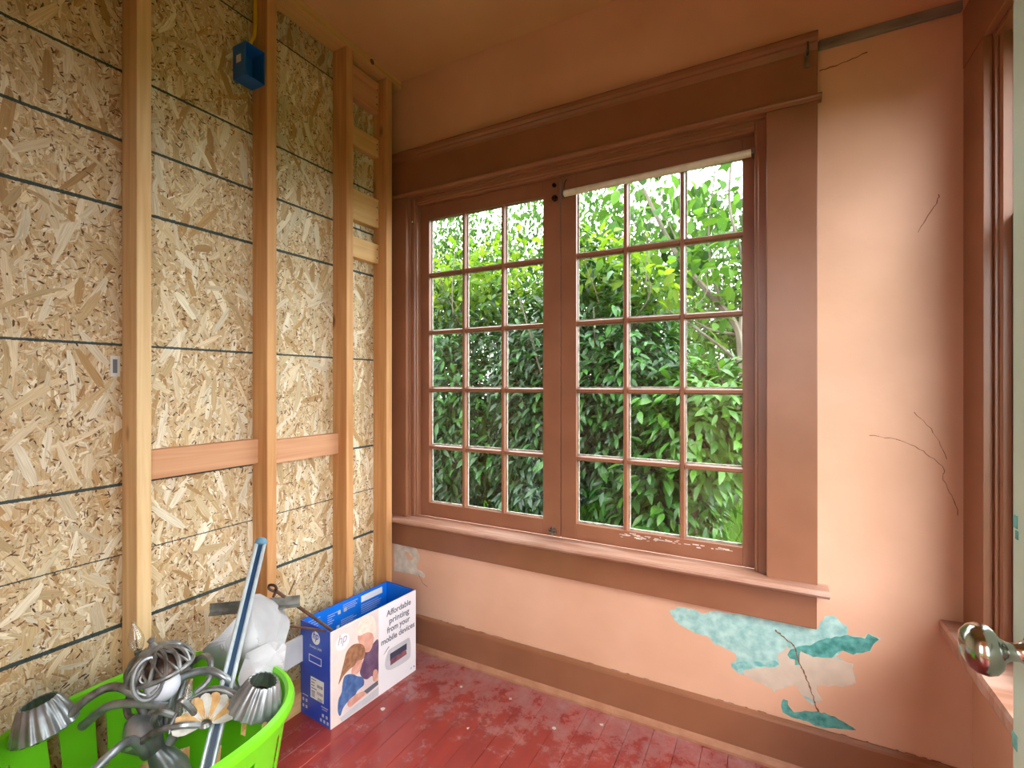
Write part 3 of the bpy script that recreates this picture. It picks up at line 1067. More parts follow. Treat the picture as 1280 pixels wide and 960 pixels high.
# folded-in flaps with bright blue print
f1 = plink(MB().box(-BW + T + .0003, -BW + T + .0035, T + .004, BL - T - .004, BH - .125, BH - .001), 'flap', 'hpbright')
plink(MB().box(-BW + T + .006, -T - .004, BL - T - .0036, BL - T - .0004, BH - .16, BH - .002), 'flap', 'hpbright')
plink(MB().box(-T - .0036, -T - .0004, T + .004, BL - T - .004, BH - .10, BH - .001), 'flap', 'card')
plink(MB().box(-BW + .012, -.012, T + .01, BL - T - .012, .10, .106), 'inner_tray', 'card')
fx = -BW + T + .0036
b = MB()
b.box(fx, fx + .0005, .285, .405, BH - .040, BH - .012)
plink(b, 'flap_label', 'boxwhite', f1)
rp = random.Random(5)
for (ya, yb, za, n_, st) in ((.02, .10, .018, 6, .010), (.115, .165, .03, 5, .009), (.19, .27, .015, 4, .008), (.285, .40, .052, 5, .009), (.18, .265, .075, 4, .008)):
    for i in range(n_):
        zz_ = BH - za - i * st
        plink(MB().box(fx, fx + .0004, ya, yb - rp.uniform(0, .03), zz_ - .0022, zz_), 'printed_line', 'pr_lgrey', f1)
for (ya, za) in ((.165, .045), (.195, .045), (.158, .105)):
    plink(MB().box(fx, fx + .0004, ya, ya + .014, BH - za, BH - za + .016), 'printed_icon', 'pr_lgrey', f1)


def print_poly(pts, m, layer, name='print', parent=s1):
    b_ = MB()
    off = .0002 + .00012 * layer
    b_.bm.free()
    b_.bm = bmesh.new()
    f = b_.bm.faces.new([b_.bm.verts.new((off, max(.0005, s_), max(.0008, z_))) for s_, z_ in pts])
    ret = bmesh.ops.extrude_face_region(b_.bm, geom=[f])
    for v in [g for g in ret['geom'] if isinstance(g, bmesh.types.BMVert)]:
        v.co.x = .00002
    bmesh.ops.triangulate(b_.bm, faces=b_.bm.faces[:])
    return plink(b_, name, m, parent)


def soft(pts, n=5):
    P = [Vector((p_[0], p_[1], 0)) for p_ in pts]
    m_ = len(P)
    out = []
    for i in range(m_):
        a, b_, c, d = P[(i - 1) % m_], P[i], P[(i + 1) % m_], P[(i + 2) % m_]
        for k_ in range(n):
            t = k_ / n
            q = 0.5 * ((2 * b_) + (c - a) * t + (2 * a - 5 * b_ + 4 * c - d) * t * t + (3 * b_ - a - 3 * c + d) * t ** 3)
            out.append((q.x, q.y))
    return out


ph = print_poly([(.001, BH - .001), (.227, BH - .001), (.227, .002), (.001, .002)], 'pr_bg', 0, 'printed_photo')
print_poly(soft([(0.159, 0.217), (0.191, 0.225), (0.224, 0.232), (0.225, 0.16), (0.225, 0.101), (0.212, 0.082), (0.191, 0.101), (0.167, 0.1), (0.144, 0.119), (0.132, 0.149), (0.151, 0.189)]), 'pr_plum', 1, parent=ph)
print_poly(soft([(0.122, 0.290), (0.145, .30), (0.18, 0.29), (0.201, 0.262), (0.198, 0.231), (0.183, 0.206), (0.159, 0.211), (0.145, 0.229), (0.130, 0.254)]), 'pr_skin', 2, parent=ph)
print_poly(soft([(0.120, 0.318), (0.130, 0.342), (0.165, 0.352), (0.197, 0.337), (0.211, 0.301), (0.209, 0.265), (0.203, 0.250), (0.192, 0.272), (0.167, 0.286), (0.128, 0.290)]), 'pr_hair', 3, parent=ph)
print_poly(soft([(0.121, 0.204), (0.144, 0.190), (0.134, 0.155), (0.113, 0.146), (0.092, 0.162), (0.100, 0.189)]), 'pr_skin', 4, parent=ph)
print_poly(soft([(0.091, 0.267), (0.121, 0.263), (0.151, 0.240), (0.157, 0.204), (0.144, 0.190), (0.121, 0.196), (0.104, 0.185), (0.083, 0.182), (0.054, 0.170), (0.033, 0.150), (0.047, 0.192), (0.058, 0.222), (0.069, 0.253)]), 'pr_brown', 5, parent=ph)
print_poly(soft([(0.061, 0.167), (0.091, 0.160), (0.121, 0.136), (0.147, 0.117), (0.151, 0.087), (0.121, 0.081), (0.105, 0.065), (0.076, 0.063), (0.054, 0.051), (0.04, 0.029), (0.030, 0.053), (0.033, 0.092), (0.047, 0.114), (0.051, 0.142)]), 'pr_denim', 6, parent=ph)
print_poly([(0.04, 0.020), (0.105, 0.030), (0.226, 0.040), (0.226, 0.008), (0.047, 0.004)], 'pr_lgrey', 7, parent=ph)
print_poly(soft([(0.076, 0.063), (0.113, 0.070), (0.159, 0.060), (0.167, 0.047), (0.121, 0.040), (0.083, 0.037)]), 'pr_skin', 8, parent=ph)
print_poly([(0.151, 0.062), (0.222, 0.068), (0.224, 0.050), (0.167, 0.043)], 'pr_grey', 9, parent=ph)
print_poly(soft([(0.199, 0.116), (0.218, 0.112), (0.220, 0.072), (0.199, 0.077)]), 'pr_skin', 10, parent=ph)
# printer picture
pr = print_poly(soft([(0.262, 0.104), (0.272, 0.150), (0.300, .168), (0.384, 0.166), (0.404, 0.150), (0.408, 0.100), (0.393, 0.070), (0.292, 0.076)]), 'pr_lgrey', 1, 'printer_picture')
print_poly([(0.254, 0.158), (0.282, 0.178), (0.408, 0.176), (0.404, 0.164), (0.288, 0.164)], 'boxwhite', 2, parent=pr)
print_poly([(0.252, 0.156), (0.258, 0.158), (0.284, 0.176), (0.280, 0.178)], 'pr_grey', 3, parent=pr)
print_poly([(0.288, 0.144), (0.384, 0.145), (0.384, 0.118), (0.288, 0.114)], 'pr_dark', 3, parent=pr)
print_poly([(0.291, 0.119), (0.379, 0.120), (0.384, 0.098), (0.290, 0.094)], 'pr_photo', 4, parent=pr)
print_poly([(0.426, 0.020), (0.432, 0.020), (0.432, 0.026), (0.426, 0.026)], 'pr_dark', 2, parent=pr)
print_poly([(0.408, 0.018), (0.416, 0.018), (0.416, 0.027), (0.408, 0.027)], 'pr_lgrey', 2, parent=pr)


def lettering(body, size, m, M4, name, parent, shear=0.0, align='LEFT', fit=None, bold=0.0):
    cu = bpy.data.curves.new(name, 'FONT')
    cu.body = body
    cu.size = size
    cu.shear = shear
    cu.align_x = align
    cu.offset = bold
    cu.extrude = 0.00015
    tmp = bpy.data.objects.new(name, cu)
    COL.objects.link(tmp)
    dg = bpy.context.evaluated_depsgraph_get()
    me = bpy.data.meshes.new_from_object(tmp.evaluated_get(dg))
    bpy.data.objects.remove(tmp, do_unlink=True)
    if fit:
        xs = [v.co.x for v in me.vertices]
        w = max(xs) - min(xs)
        for v in me.vertices:
            v.co.x = (v.co.x - min(xs)) / w * fit
    me.transform(M4)
    me.materials.clear()
    me.materials.append(M[m])
    o = bpy.data.objects.new(name, me)
    COL.objects.link(o)
    o.parent = parent
    return o


def on_front(s_, z_, lay=.0008):
    return Matrix(((0, 0, 1, lay), (1, 0, 0, s_), (0, 1, 0, z_), (0, 0, 0, 1)))


def on_end(x_, z_, lay=.0006):
    return Matrix(((1, 0, 0, x_), (0, 0, -1, -lay), (0, 1, 0, z_), (0, 0, 0, 1)))


for (txt, sa, sb, z_) in (('Affordable', .268, .408, .306), ('printing', .284, .398, .271), ('from your', .271, .402, .236), ('mobile devices', .240, .431, .199)):
    lettering(txt, .034, 'pr_grey', on_front(sa, z_), 'lettering', s1, fit=sb - sa, bold=.0006)
# round logo on the photo and on the end
c_ = [(.051 + .030 * math.cos(2 * math.pi * i / 32), .301 + .030 * math.sin(2 * math.pi * i / 32)) for i in range(32)]
lg = print_poly(c_, 'boxwhite', 6, 'logo')
lettering('hp', .048, 'pr_logo', on_front(.0295, .297, .0013), 'logo_letters', lg, shear=.28, fit=.042, bold=.0006)


def end_poly(pts, m, name, parent=s2, off=.0003):
    b_ = MB()
    b_.bm.free()
    b_.bm = bmesh.new()
    f = b_.bm.faces.new([b_.bm.verts.new((x_ - .181, -off, z_)) for x_, z_ in pts])
    ret = bmesh.ops.extrude_face_region(b_.bm, geom=[f])
    for v in [g for g in ret['geom'] if isinstance(g, bmesh.types.BMVert)]:
        v.co.y = -.00002
    return plink(b_, name, m, parent)


c_ = [(.092 + .0245 * math.cos(2 * math.pi * i / 32), .312 + .0245 * math.sin(2 * math.pi * i / 32)) for i in range(32)]
lg = end_poly(c_, 'boxwhite', 'logo')
lettering('hp', .040, 'hpblue', on_end(.0745 - .181, .3085), 'logo_letters', lg, shear=.28, fit=.035, bold=.0006)
lettering('DeskJet 2600', .0125, 'pr_lgrey', on_end(.057 - .181, .271), 'lettering', s2, fit=.070)


def frame_print(x0, x1, z0, z1, t, m, name):
    b_ = MB()
    for (a, c, d, e) in ((x0, x1, z0, z0 + t), (x0, x1, z1 - t, z1), (x0, x0 + t, z0 + t, z1 - t), (x1 - t, x1, z0 + t, z1 - t)):
        b_.box(a - .181, c - .181, -.0004, -.00002, d, e)
    return plink(b_, name, m, s2)


frame_print(.050, .126, .214, .242, .0028, 'boxwhite', 'printer_icon')
lb = end_poly([(.060, .080), (.139, .080), (.141, .160), (.061, .160)], 'boxwhite', 'shipping_label')
b = MB()
for i in range(5):
    b.box(.066 - .181, rp.uniform(.085, .10) - .181, -.0006, -.0003, .150 - i * .011, .153 - i * .011)
for (xa, za, n_) in ((.100, .140, 13), (.100, .114, 13), (.104, .092, 11)):
    for i in range(n_):
        b.box(xa + i * .0027 - .181, xa + i * .0027 + rp.uniform(.0007, .0018) - .181, -.0006, -.0003, za - .011, za)
for i in range(16):
    b.box(.068 + (i % 4) * .005 - .181, .0715 + (i % 4) * .005 - .181, -.0006, -.0003, .086 + (i // 4) * .005, .089 + (i // 4) * .005)
plink(b, 'label_print', 'pr_grey', lb)
for (xa, za, w_, h_) in ((.010, .052, .010, .011), (.030, .052, .010, .011), (.010, .028, .010, .011), (.030, .028, .010, .011), (.130, .030, .010, .011), (.152, .030, .010, .011),
                         (.118, .010, .010, .011), (.138, .010, .010, .011), (.158, .010, .010, .011), (.010, .075, .035, .003), (.125, .066, .040, .003), (.130, .058, .030, .002)):
    plink(MB().box(xa - .181, xa + w_ - .181, -.0004, -.00002, za, za + h_), 'printed_icon', 'pr_lgrey', s2)

# ================================================================== LAUNDRY BASKET
BC = Vector((.300, -1.240, 0))
bk = thing('laundry_basket', 'lime green plastic laundry basket with slotted sides, full of lamp parts', 'basket', tuple(BC))


def sup(a, rx, ry, z, e=2.6):
    c, s_ = math.cos(a), math.sin(a)
    r_ = (abs(c) ** e + abs(s_) ** e) ** (-1 / e)
    return BC + Vector((rx * r_ * c, ry * r_ * s_, z))


NA = 72


def shell(z0, z1, r0, r1, th, name, cols=None):
    b_ = MB()
    cols = cols or [(0, NA)]
    for (ka, kb) in cols:
        closed = (kb - ka) == NA
        nn = NA if closed else kb - ka + 1
        rings = []
        for (z, r_, t) in ((z0, r0, 0), (z1, r1, 0), (z1, r1, th), (z0, r0, th)):
            rings.append([b_.bm.verts.new(sup(2 * math.pi * ((ka + i) % NA) / NA, r_[0] - t, r_[1] - t, z)) for i in range(nn)])
        for q in range(4):
            A, B = rings[q], rings[(q + 1) % 4]
            for i in range(nn if closed else nn - 1):
                b_.bm.faces.new((A[i], A[(i + 1) % nn], B[(i + 1) % nn], B[i]))
        if not closed:
            b_.bm.faces.new([rings[q][0] for q in range(4)])
            b_.bm.faces.new([rings[q][-1] for q in range(4)][::-1])
    return b_.build(name, M['green'], bk, smooth=True)


def rr(z):
    t = z / .47
    return (.205 + .072 * t, .220 + .069 * t)


b = MB()
b.bm.faces.new([b.bm.verts.new(sup(2 * math.pi * i / NA, rr(0)[0], rr(0)[1], .004)) for i in range(NA)])
ret = bmesh.ops.extrude_face_region(b.bm, geom=b.bm.faces[:])
for v in [g for g in ret['geom'] if isinstance(g, bmesh.types.BMVert)]:
    v.co.z -= .0035
b.build('floor_plate', M['green'], bk)
shell(.004, .10, rr(.004), rr(.10), .003, 'lower_wall')
shell(.10, .22, rr(.10), rr(.22), .003, 'slotted_wall', [(k_, k_ + 3) for k_ in range(0, NA, 4)])
shell(.22, .26, rr(.22), rr(.26), .003, 'middle_band')
shell(.26, .40, rr(.26), rr(.40), .003, 'slotted_wall', [(k_, k_ + 3) for k_ in range(0, NA, 4)])
shell(.40, .455, rr(.40), rr(.455), .003, 'upper_band')
b = MB()
ring = [sup(2 * math.pi * i / NA, .236, .290, 0) for i in range(NA)]
prof = [(.0, .452), (.010, .446), (.012, .456), (.008, .468), (-.002, .472), (-.009, .466), (-.010, .452)]
rings = []
for (dr_, z_) in prof:
    rings.append([b.bm.verts.new(sup(2 * math.pi * i / NA, .276 + dr_, .288 + dr_, z_)) for i in range(NA)])
for q in range(len(prof)):
    A, B = rings[q], rings[(q + 1) % len(prof)]
    for i in range(NA):
        b.bm.faces.new((A[i], A[(i + 1) % NA], B[(i + 1) % NA], B[i]))
b.build('rim', M['green'], bk, smooth=True)

# ================================================================== CHANDELIER lying in the basket
ch = thing('chandelier', 'dismantled brushed nickel chandelier with scroll arms heaped in the green basket', 'chandelier', (.28, -1.22, .2))
HUB = Vector((.285, -1.205, .36))
Mh = Matrix.Translation(HUB) @ Matrix.Rotation(R(24), 4, 'X') @ Matrix.Rotation(R(-18), 4, 'Y')
MB().lathe([(.0, -.20), (.012, -.195), (.018, -.17), (.012, -.14), (.024, -.10), (.036, -.05), (.030, -.01), (.020, .02), (.034, .05), (.046, .075), (.030, .10), (.014, .12), (.0, .125)], Mh, 28).build('column', M['metal'], ch, smooth=True)
ARMS = [
    [HUB + Vector((-.02, 0, .03)), (.235, -1.235, .505), (.185, -1.262, .530), (.160, -1.305, .515), (.135, -1.345, .470), (.098, -1.372, .440)],
    [HUB + Vector((.02, .01, .03)), (.330, -1.150, .475), (.375, -1.120, .500), (.430, -1.095, .480), (.462, -1.080, .450), (.478, -1.075, .430)],
    [HUB + Vector((0, .03, .02)), (.235, -1.130, .480), (.185, -1.085, .500), (.150, -1.060, .490), (.120, -1.05, .44)],
    [HUB + Vector((0, -.03, .02)), (.310, -1.275, .450), (.345, -1.330, .470), (.360, -1.385, .450), (.36, -1.41, .40)],
    [HUB + Vector((-.02, .02, .05)), (.262, -1.155, .505), (.300, -1.110, .522), (.345, -1.085, .505), (.37, -1.06, .46)],
    [(.130, -1.300, .440), (.190, -1.275, .490), (.250, -1.245, .500), (.315, -1.205, .490)],
]
for pth in ARMS:
    P = smooth_path(pth, 8)
    n_ = len(P)
    b = MB()
    b.tube(P, [.0112 - .0025 * i / n_ for i in range(n_)], 10)
    b.build('arm', M['metal'] if len(pth) != 6 else M['antique'], ch, smooth=True)
# scroll bands
for pth in ([(.190, -1.215, .520), (.195, -1.235, .480), (.215, -1.240, .455), (.245, -1.225, .455), (.270, -1.205, .468)],
            [(.200, -1.10, .500), (.240, -1.08, .530), (.285, -1.085, .530), (.320, -1.11, .505), (.315, -1.14, .485)],
            [(.30, -1.26, .43), (.34, -1.24, .46), (.385, -1.21, .47), (.41, -1.17, .455)],
            [(.33, -1.18, .43), (.36, -1.20, .48), (.372, -1.205, .52), (.385, -1.19, .50), (.38, -1.17, .46)],
            [(.30, -1.22, .44), (.33, -1.24, .485), (.345, -1.235, .505), (.362, -1.215, .49)]):
    MB().tube(smooth_path(pth, 8), .0078, 8).build('scroll', M['antique'], ch, smooth=True)


def cup(loc, rx, ry, s_=1.0):
    Mt = Matrix.Translation(loc) @ Matrix.Rotation(R(rx), 4, 'X') @ Matrix.Rotation(R(ry), 4, 'Y') @ Matrix.Scale(s_, 4)
    c = MB().lathe([(.056, -.040), (.061, -.036), (.059, -.028), (.049, .000), (.038, .026), (.034, .031), (.031, .030), (.035, .024), (.045, -.004), (.053, -.032)], Mt, 96, flute=.042, nfl=18, cap=False).build('cup', M['metal'], ch, smooth=True)
    MB().lathe([(.027, -.03), (.027, -.002), (.020, .0), (.0, .0)], Mt, 20, cap=False).build('socket', M['socket'], c, smooth=True)
    return c


cup((.103, -1.366, .500), 8, -10)
cup((.478, -1.076, .500), -10, 14)
cup((.350, -1.405, .42), 20, 20)


def flame(loc, rx, ry):
    Mt = Matrix.Translation(loc) @ Matrix.Rotation(R(rx), 4, 'X') @ Matrix.Rotation(R(ry), 4, 'Y')
    g = MB().lathe([(.008, -.030), (.014, -.020), (.0175, -.006), (.0165, .008), (.011, .024), (.006, .036), (.0025, .046), (0, .050)], Mt, 20, cap=False).build('candle_bulb', M['bulb'], ch, smooth=True)
    g['label'] = 'clear flame shaped bulb'
    MB().lathe([(.0085, -.028), (.0085, -.050), (.006, -.054), (0, -.056)], Mt, 14).build('bulb_base', M['steel'], g, smooth=True)
    MB().tube([Mt @ Vector(q) for q in ((-.003, 0, -.028), (-.002, 0, -.004), (.002, 0, .002), (.003, 0, -.028))], .0008, 5).build('filament', M['iron'], g)


flame((.184, -1.212, .622), 6, -6)
flame((.371, -1.192, .506), -4, 8)
# opal globe bulb
g = MB().lathe([(0, -.038)] + [(.038 * math.sin(a), -.038 * math.cos(a)) for a in [math.pi * i / 14 for i in range(1, 14)]] + [(.0, .038)], Matrix.Translation((.268, -1.192, .520)), 28).build('globe_bulb', M['globe'], ch, smooth=True)
g['label'] = 'opal white globe bulb'
# openwork crown: domed ribs, rims, and an oval medallion
CR = Matrix.Translation((.236, -1.182, .548)) @ Matrix.Rotation(R(-12), 4, 'Y') @ Matrix.Rotation(R(10), 4, 'X')
cr_ = MB().tube([CR @ Vector((.088 * math.cos(a), .066 * math.sin(a), 0)) for a in [2 * math.pi * i / 40 for i in range(41)]], .0065, 8, caps=False).build('crown_rim', M['antique'], ch, smooth=True)
b = MB()
for i in range(14):
    a = 2 * math.pi * i / 14
    P = [CR @ Vector((.088 * math.cos(a + t_ * .45) * math.cos(t_ * 1.25), .066 * math.sin(a + t_ * .45) * math.cos(t_ * 1.25), .052 * math.sin(t_ * 1.4))) for t_ in [q / 7 for q in range(8)]]
    b.tube(P, .0050, 6)
    P = [CR @ Vector((.088 * math.cos(a - t_ * .40) * math.cos(t_ * 1.2), .066 * math.sin(a - t_ * .40) * math.cos(t_ * 1.2), .051 * math.sin(t_ * 1.4))) for t_ in [q / 7 for q in range(8)]]
    b.tube(P, .0030, 6)
b.build('crown_openwork', M['antique'], cr_, smooth=True)
MB().lathe([(.030, .048), (.033, .052), (.026, .058), (.012, .060), (.006, .070), (.009, .078), (0, .084)], CR, 20).build('crown_finial', M['antique'], cr_, smooth=True)
vd = (CAM - Vector((.262, -1.205, .548))).normalized()
up = Vector((0, 0, 1))
sx = up.cross(vd).normalized()
uy = vd.cross(sx)
MD = Vector((.274, -1.226, .556))
MB().lathe([(.080, .002), (.076, .018), (.060, .036), (.034, .047), (.0, .050)], CR @ Matrix.Diagonal((1, .75, 1, 1)), 28, cap=False).build('crown_bowl', M['iron'], cr_, smooth=True)
med = MB().tube([MD + sx * .030 * math.cos(a) + uy * .046 * math.sin(a) for a in [2 * math.pi * i / 32 for i in range(33)]], .0058, 8, caps=False).build('medallion', M['metal'], ch, smooth=True)
b = MB()
for i, s_ in ((0, 1), (1, -1)):
    for q in range(3):
        P = [MD + sx * s_ * (.004 + .016 * math.sin(t_ * 3.1)) * (1 - .2 * q) + uy * (-.034 + .022 * q + .030 * t_) for t_ in [w / 8 for w in range(9)]]
        b.tube(P, .0032, 6)
b.lathe([(0, -.006), (.008, -.004), (.010, .0), (.008, .004), (0, .006)], Matrix.Translation(MD - uy * .012), 12)
b.build('medallion_scrolls', M['antique'], med, smooth=True)
# fan rosette with cream and amber petals
FC = Vector((.412, -1.170, .455))
fv = (CAM - FC).normalized()
fx_ = up.cross(fv).normalized()
fy_ = fv.cross(fx_)
ros = MB().lathe([(0, .010), (.010, .008), (.014, 0)], Matrix.Translation(FC), 14).build('rosette', M['antique'], ch, smooth=True)
for i in range(9):
    a = R(8 + i * 20.5)
    d = fx_ * math.cos(a) + fy_ * math.sin(a)
    t_ = fx_ * -math.sin(a) + fy_ * math.cos(a)
    pts = []
    for q in range(12):
        u = q / 12 * 2 * math.pi
        pts.append(FC + d * (.040 + .028 * math.cos(u)) + t_ * (.0120 * math.sin(u) * (1.1 + .4 * math.cos(u))) + fv * (.004 - .012 * abs(math.cos(u * .5))))
    MB().slab(pts, fv, .003).build('petal', M['amber' if i % 2 else 'cream'], ros)
MB().tube([FC + (fx_ * math.cos(a) + fy_ * math.sin(a)) * .072 for a in [R(4 + i * 9) for i in range(20)]], .003, 6).build('rosette_edge', M['antique'], ros, smooth=True)

# ================================================================== METAL CHANNEL leaning out of the basket
tb = thing('metal_channel', 'pale aluminium track rail with a dark blue groove leaning out of the basket', 'rail', (.44, -1.02, .02))
A = Vector((.199, -.884, .768))
Bq = Vector((.357, -1.086, .485))
dirv = (A - Bq).normalized()
Bq = Bq - dirv * .30
fwd = (CAM - A)
fwd = (fwd - dirv * fwd.dot(dirv)).normalized()
side = dirv.cross(fwd).normalized()


def ext(profile, m, name, a=Bq, c=A):
    b_ = MB()
    A1 = [b_.bm.verts.new(a + side * p_[0] + fwd * p_[1]) for p_ in profile]
    B1 = [b_.bm.verts.new(c + side * p_[0] + fwd * p_[1]) for p_ in profile]
    n_ = len(profile)
    for i in range(n_):
        b_.bm.faces.new((A1[i], A1[(i + 1) % n_], B1[(i + 1) % n_], B1[i]))
    b_.bm.faces.new(A1)
    b_.bm.faces.new(B1[::-1])
    return b_.build(name, M[m], tb)


w = .0165
ext([(-w, -.010), (w, -.010), (w, -.007), (-w, -.007)], 'trackside', 'back_web')
ext([(-w, -.007), (-.006, -.007), (-.006, .006), (-.009, .010), (-w + .003, .010), (-w, .006)], 'trackside', 'side_rail')
ext([(w, -.007), (.006, -.007), (.006, .006), (.009, .010), (w - .003, .010), (w, .006)], 'trackside', 'side_rail')
ext([(-.0058, -.0068), (.0058, -.0068), (.0058, .002), (-.0058, .002)], 'trackblue', 'groove')
b = MB()
cc = A + dirv * .004
b.tube([cc - dirv * .006, cc - dirv * .003, cc + dirv * .004, cc + dirv * .012, cc + dirv * .017, cc + dirv * .019], [.0150, .0175, .0185, .0165, .009, .001], 14)
b.build('end_cap', M['trackcap'], tb, smooth=True)


# ================================================================== CRUMPLED PAPER
def crumple(name, label, m, c, w_, h_, seed, poly, depth=.035, ncr=7):
    """a torn sheet with sharp creases, standing roughly upright"""
    r_ = random.Random(seed)
    c = Vector(c)
    nrm = (CAM - c).normalized()
    ax = Vector((0, 0, 1)).cross(nrm).normalized()
    ay = nrm.cross(ax)
    lines = []
    for i in range(ncr):
        a_ = r_.uniform(0, math.pi)
        lines.append((math.cos(a_), math.sin(a_), r_.uniform(-.7, .7), r_.uniform(.4, 1.0) * r_.choice((-1, 1))))
    NR, NT = 18, 56
    out = []
    for k_ in range(NT):
        d_ = Vector((math.cos(2 * math.pi * k_ / NT), math.sin(2 * math.pi * k_ / NT)))
        best = .3
        for p1, p2 in zip(poly, poly[1:] + poly[:1]):
            e1, e2 = Vector(p1), Vector(p2)
            den = d_.x * (e2.y - e1.y) - d_.y * (e2.x - e1.x)
            if abs(den) < 1e-6:
                continue
            t_ = (e1.x * (e2.y - e1.y) - e1.y * (e2.x - e1.x)) / den
            u_ = (e1.x * d_.y - e1.y * d_.x) / den
            if t_ > 0 and -1e-6 <= u_ <= 1 + 1e-6:
                best = t_
        out.append(best)

    def pt(x_, y_):
        h0 = sum(w * abs(p_ * x_ + q_ * y_ - o_) for p_, q_, o_, w in lines) / ncr * 4.0
        lat = sum(w * abs(q_ * x_ - p_ * y_ - o_) for p_, q_, o_, w in lines[:7]) * .05
        return c + ax * (x_ * w_ / 2 + lat * w_ * .5) + ay * (y_ * h_ / 2) + nrm * (depth * (h0 - .6 * (x_ * x_ + y_ * y_)))
    bm = bmesh.new()
    ctr = bm.verts.new(pt(0, 0))
    rings_ = []
    for i in range(1, NR + 1):
        rings_.append([bm.verts.new(pt(out[k_] * i / NR * math.cos(2 * math.pi * k_ / NT), out[k_] * i / NR * math.sin(2 * math.pi * k_ / NT))) for k_ in range(NT)])
    for k_ in range(NT):
        bm.faces.new((ctr, rings_[0][k_], rings_[0][(k_ + 1) % NT]))
    for i in range(NR - 1):
        for k_ in range(NT):
            bm.faces.new((rings_[i][k_], rings_[i + 1][k_], rings_[i + 1][(k_ + 1) % NT], rings_[i][(k_ + 1) % NT]))
    me = bpy.data.meshes.new(name)
    bm.to_mesh(me)
    bm.free()
    o = tag(link(name, me, M[m]), label, 'paper')
    so = o.modifiers.new('thickness', 'SOLIDIFY')
    so.thickness = .0012
    return o


crumple('crumpled_paper', 'crumpled grey wrapping paper behind the leaning metal channel', 'paper', (.222, -.940, .518), .240, .240, 4,
        [(-1.0, -.10), (-.62, .12), (-.20, .52), (.14, 1.0), (.80, .58), (.98, .04), (.82, -.45), (.0, -.66), (-.25, -.90), (-.72, -.94), (-.92, -.55)], depth=.17)
crumple('crumpled_paper', 'crumpled white tissue paper tucked above the fluted metal cup', 'paperw', (.355, -.985, .492), .125, .115, 9,
        [(-.95, -.4), (-.75, .6), (.35, .92), (1.0, .6), (.92, -.5), (.7, -1.0), (-.2, -.98), (-.8, -.8)], depth=.09)

# ================================================================== ANGLE BAR and BRACE ROD
ab = thing('angle_bar', 'short steel angle bar lying behind the crumpled grey paper', 'bar', (.1, -.83, .52))
a, c = Vector((.018, -.934, .536)), Vector((.188, -.731, .520))
d = (c - a).normalized()
n_ = Vector((0, 0, 1))
q_ = d.cross(n_).normalized()
for nm, e1, e2 in (('upright_leg', n_ * .030, q_ * .0025), ('flat_leg', n_ * .0025, q_ * .026)):
    b = MB()
    vs8 = [b.bm.verts.new(p_ + s1_ + s2_) for p_ in (a, c) for s1_, s2_ in ((Vector(), Vector()), (e1, Vector()), (e1, e2), (Vector(), e2))]
    for f in ((0, 1, 2, 3), (7, 6, 5, 4), (0, 4, 5, 1), (1, 5, 6, 2), (2, 6, 7, 3), (3, 7, 4, 0)):
        b.bm.faces.new([vs8[i] for i in f])
    b.build(nm, M['steel'], ab)
br = thing('brace_rod', 'thin brown metal rod with a looped end leaning on the printer carton', 'rod', (.17, -.7, .47))
MB().tube([(.150, -.800, .586), (.183, -.592, .366)], .0058, 8).build('rod', M['rust'], br, smooth=True)
MB().tube(smooth_path([(.150, -.800, .580), (.140, -.812, .592), (.146, -.815, .606), (.158, -.806, .604), (.160, -.80, .590), (.152, -.806, .565)], 6), .0045, 8).build('loop', M['iron'], br, smooth=True)
MB().tube([(.205, -.870, .520), (.160, -.600, .362)], .0040, 8).build('cross_rod', M['rust'], br, smooth=True)
MB().tube([(.168, -.760, .558), (.172, -.738, .600)], .0022, 6).build('pin', M['rust'], br, smooth=True)

# ================================================================== PAINT CHIPS on the floor
for i, (xx, yy, s_) in enumerate(((.27, -.42, .012), (.46, -.16, .009), (.68, -.13, .008), (.90, -.20, .010), (.62, -.35, .007), (1.05, -.10, .009))):
    pts = [(xx + s_ * rj.uniform(.5, 1) * math.cos(q * 1.05), yy + s_ * rj.uniform(.5, 1) * math.sin(q * 1.05), .0004) for q in range(6)]
    tag(MB().slab(pts, (0, 0, 1), .0012).build('paint_chip', M['chip']), 'tiny pale flake of paint lying on the red floor', 'paint chip', 'paint flakes on the red floor')

# ================================================================== OUTDOORS
GZ = -.38
gr = bpy.data.objects.new('ground', None)
COL.objects.link(gr)
gr['kind'] = 'structure'
gr['label'] = 'green lawn around the house'
gr['category'] = 'lawn'
MB().box(-40, 40, -30, 45, GZ - .2, GZ).build('turf', M['lawn'], gr)
MB().box(-.24, 2.24, -1.98, .15, GZ, -.14).build('foundation', M['plaster2'], gr)


def leaf_template(L_, W_, droop, fold=.25):
    """pointed leaf, base at origin, tip along +x, 8 triangles"""
    xs = (0, .22, .52, .80, 1.0)
    ws = (0.02, .36, .50, .30, 0.0)
    V = []
    for x_, w_ in zip(xs, ws):
        z_ = -droop * L_ * x_ * x_
        V += [(x_ * L_, -w_ * W_, z_ + fold * w_ * W_), (x_ * L_, 0, z_), (x_ * L_, w_ * W_, z_ + fold * w_ * W_)]
    F = []
    for i in range(4):
        a = i * 3
        F += [(a, a + 3, a + 4, a + 1), (a + 1, a + 4, a + 5, a + 2)]
    return np.array(V), F


LEAF_ME = {}


def leaf_mesh(key, L_, W_, droop, m):
    if key not in LEAF_ME:
        V, F = leaf_template(L_, W_, droop)
        me = bpy.data.meshes.new('leaf')
        me.from_pydata([tuple(v) for v in V], [], F)
        me.polygons.foreach_set('use_smooth', [True] * len(F))
        me.materials.append(M[m])
        LEAF_ME[key] = me
    return LEAF_ME[key]


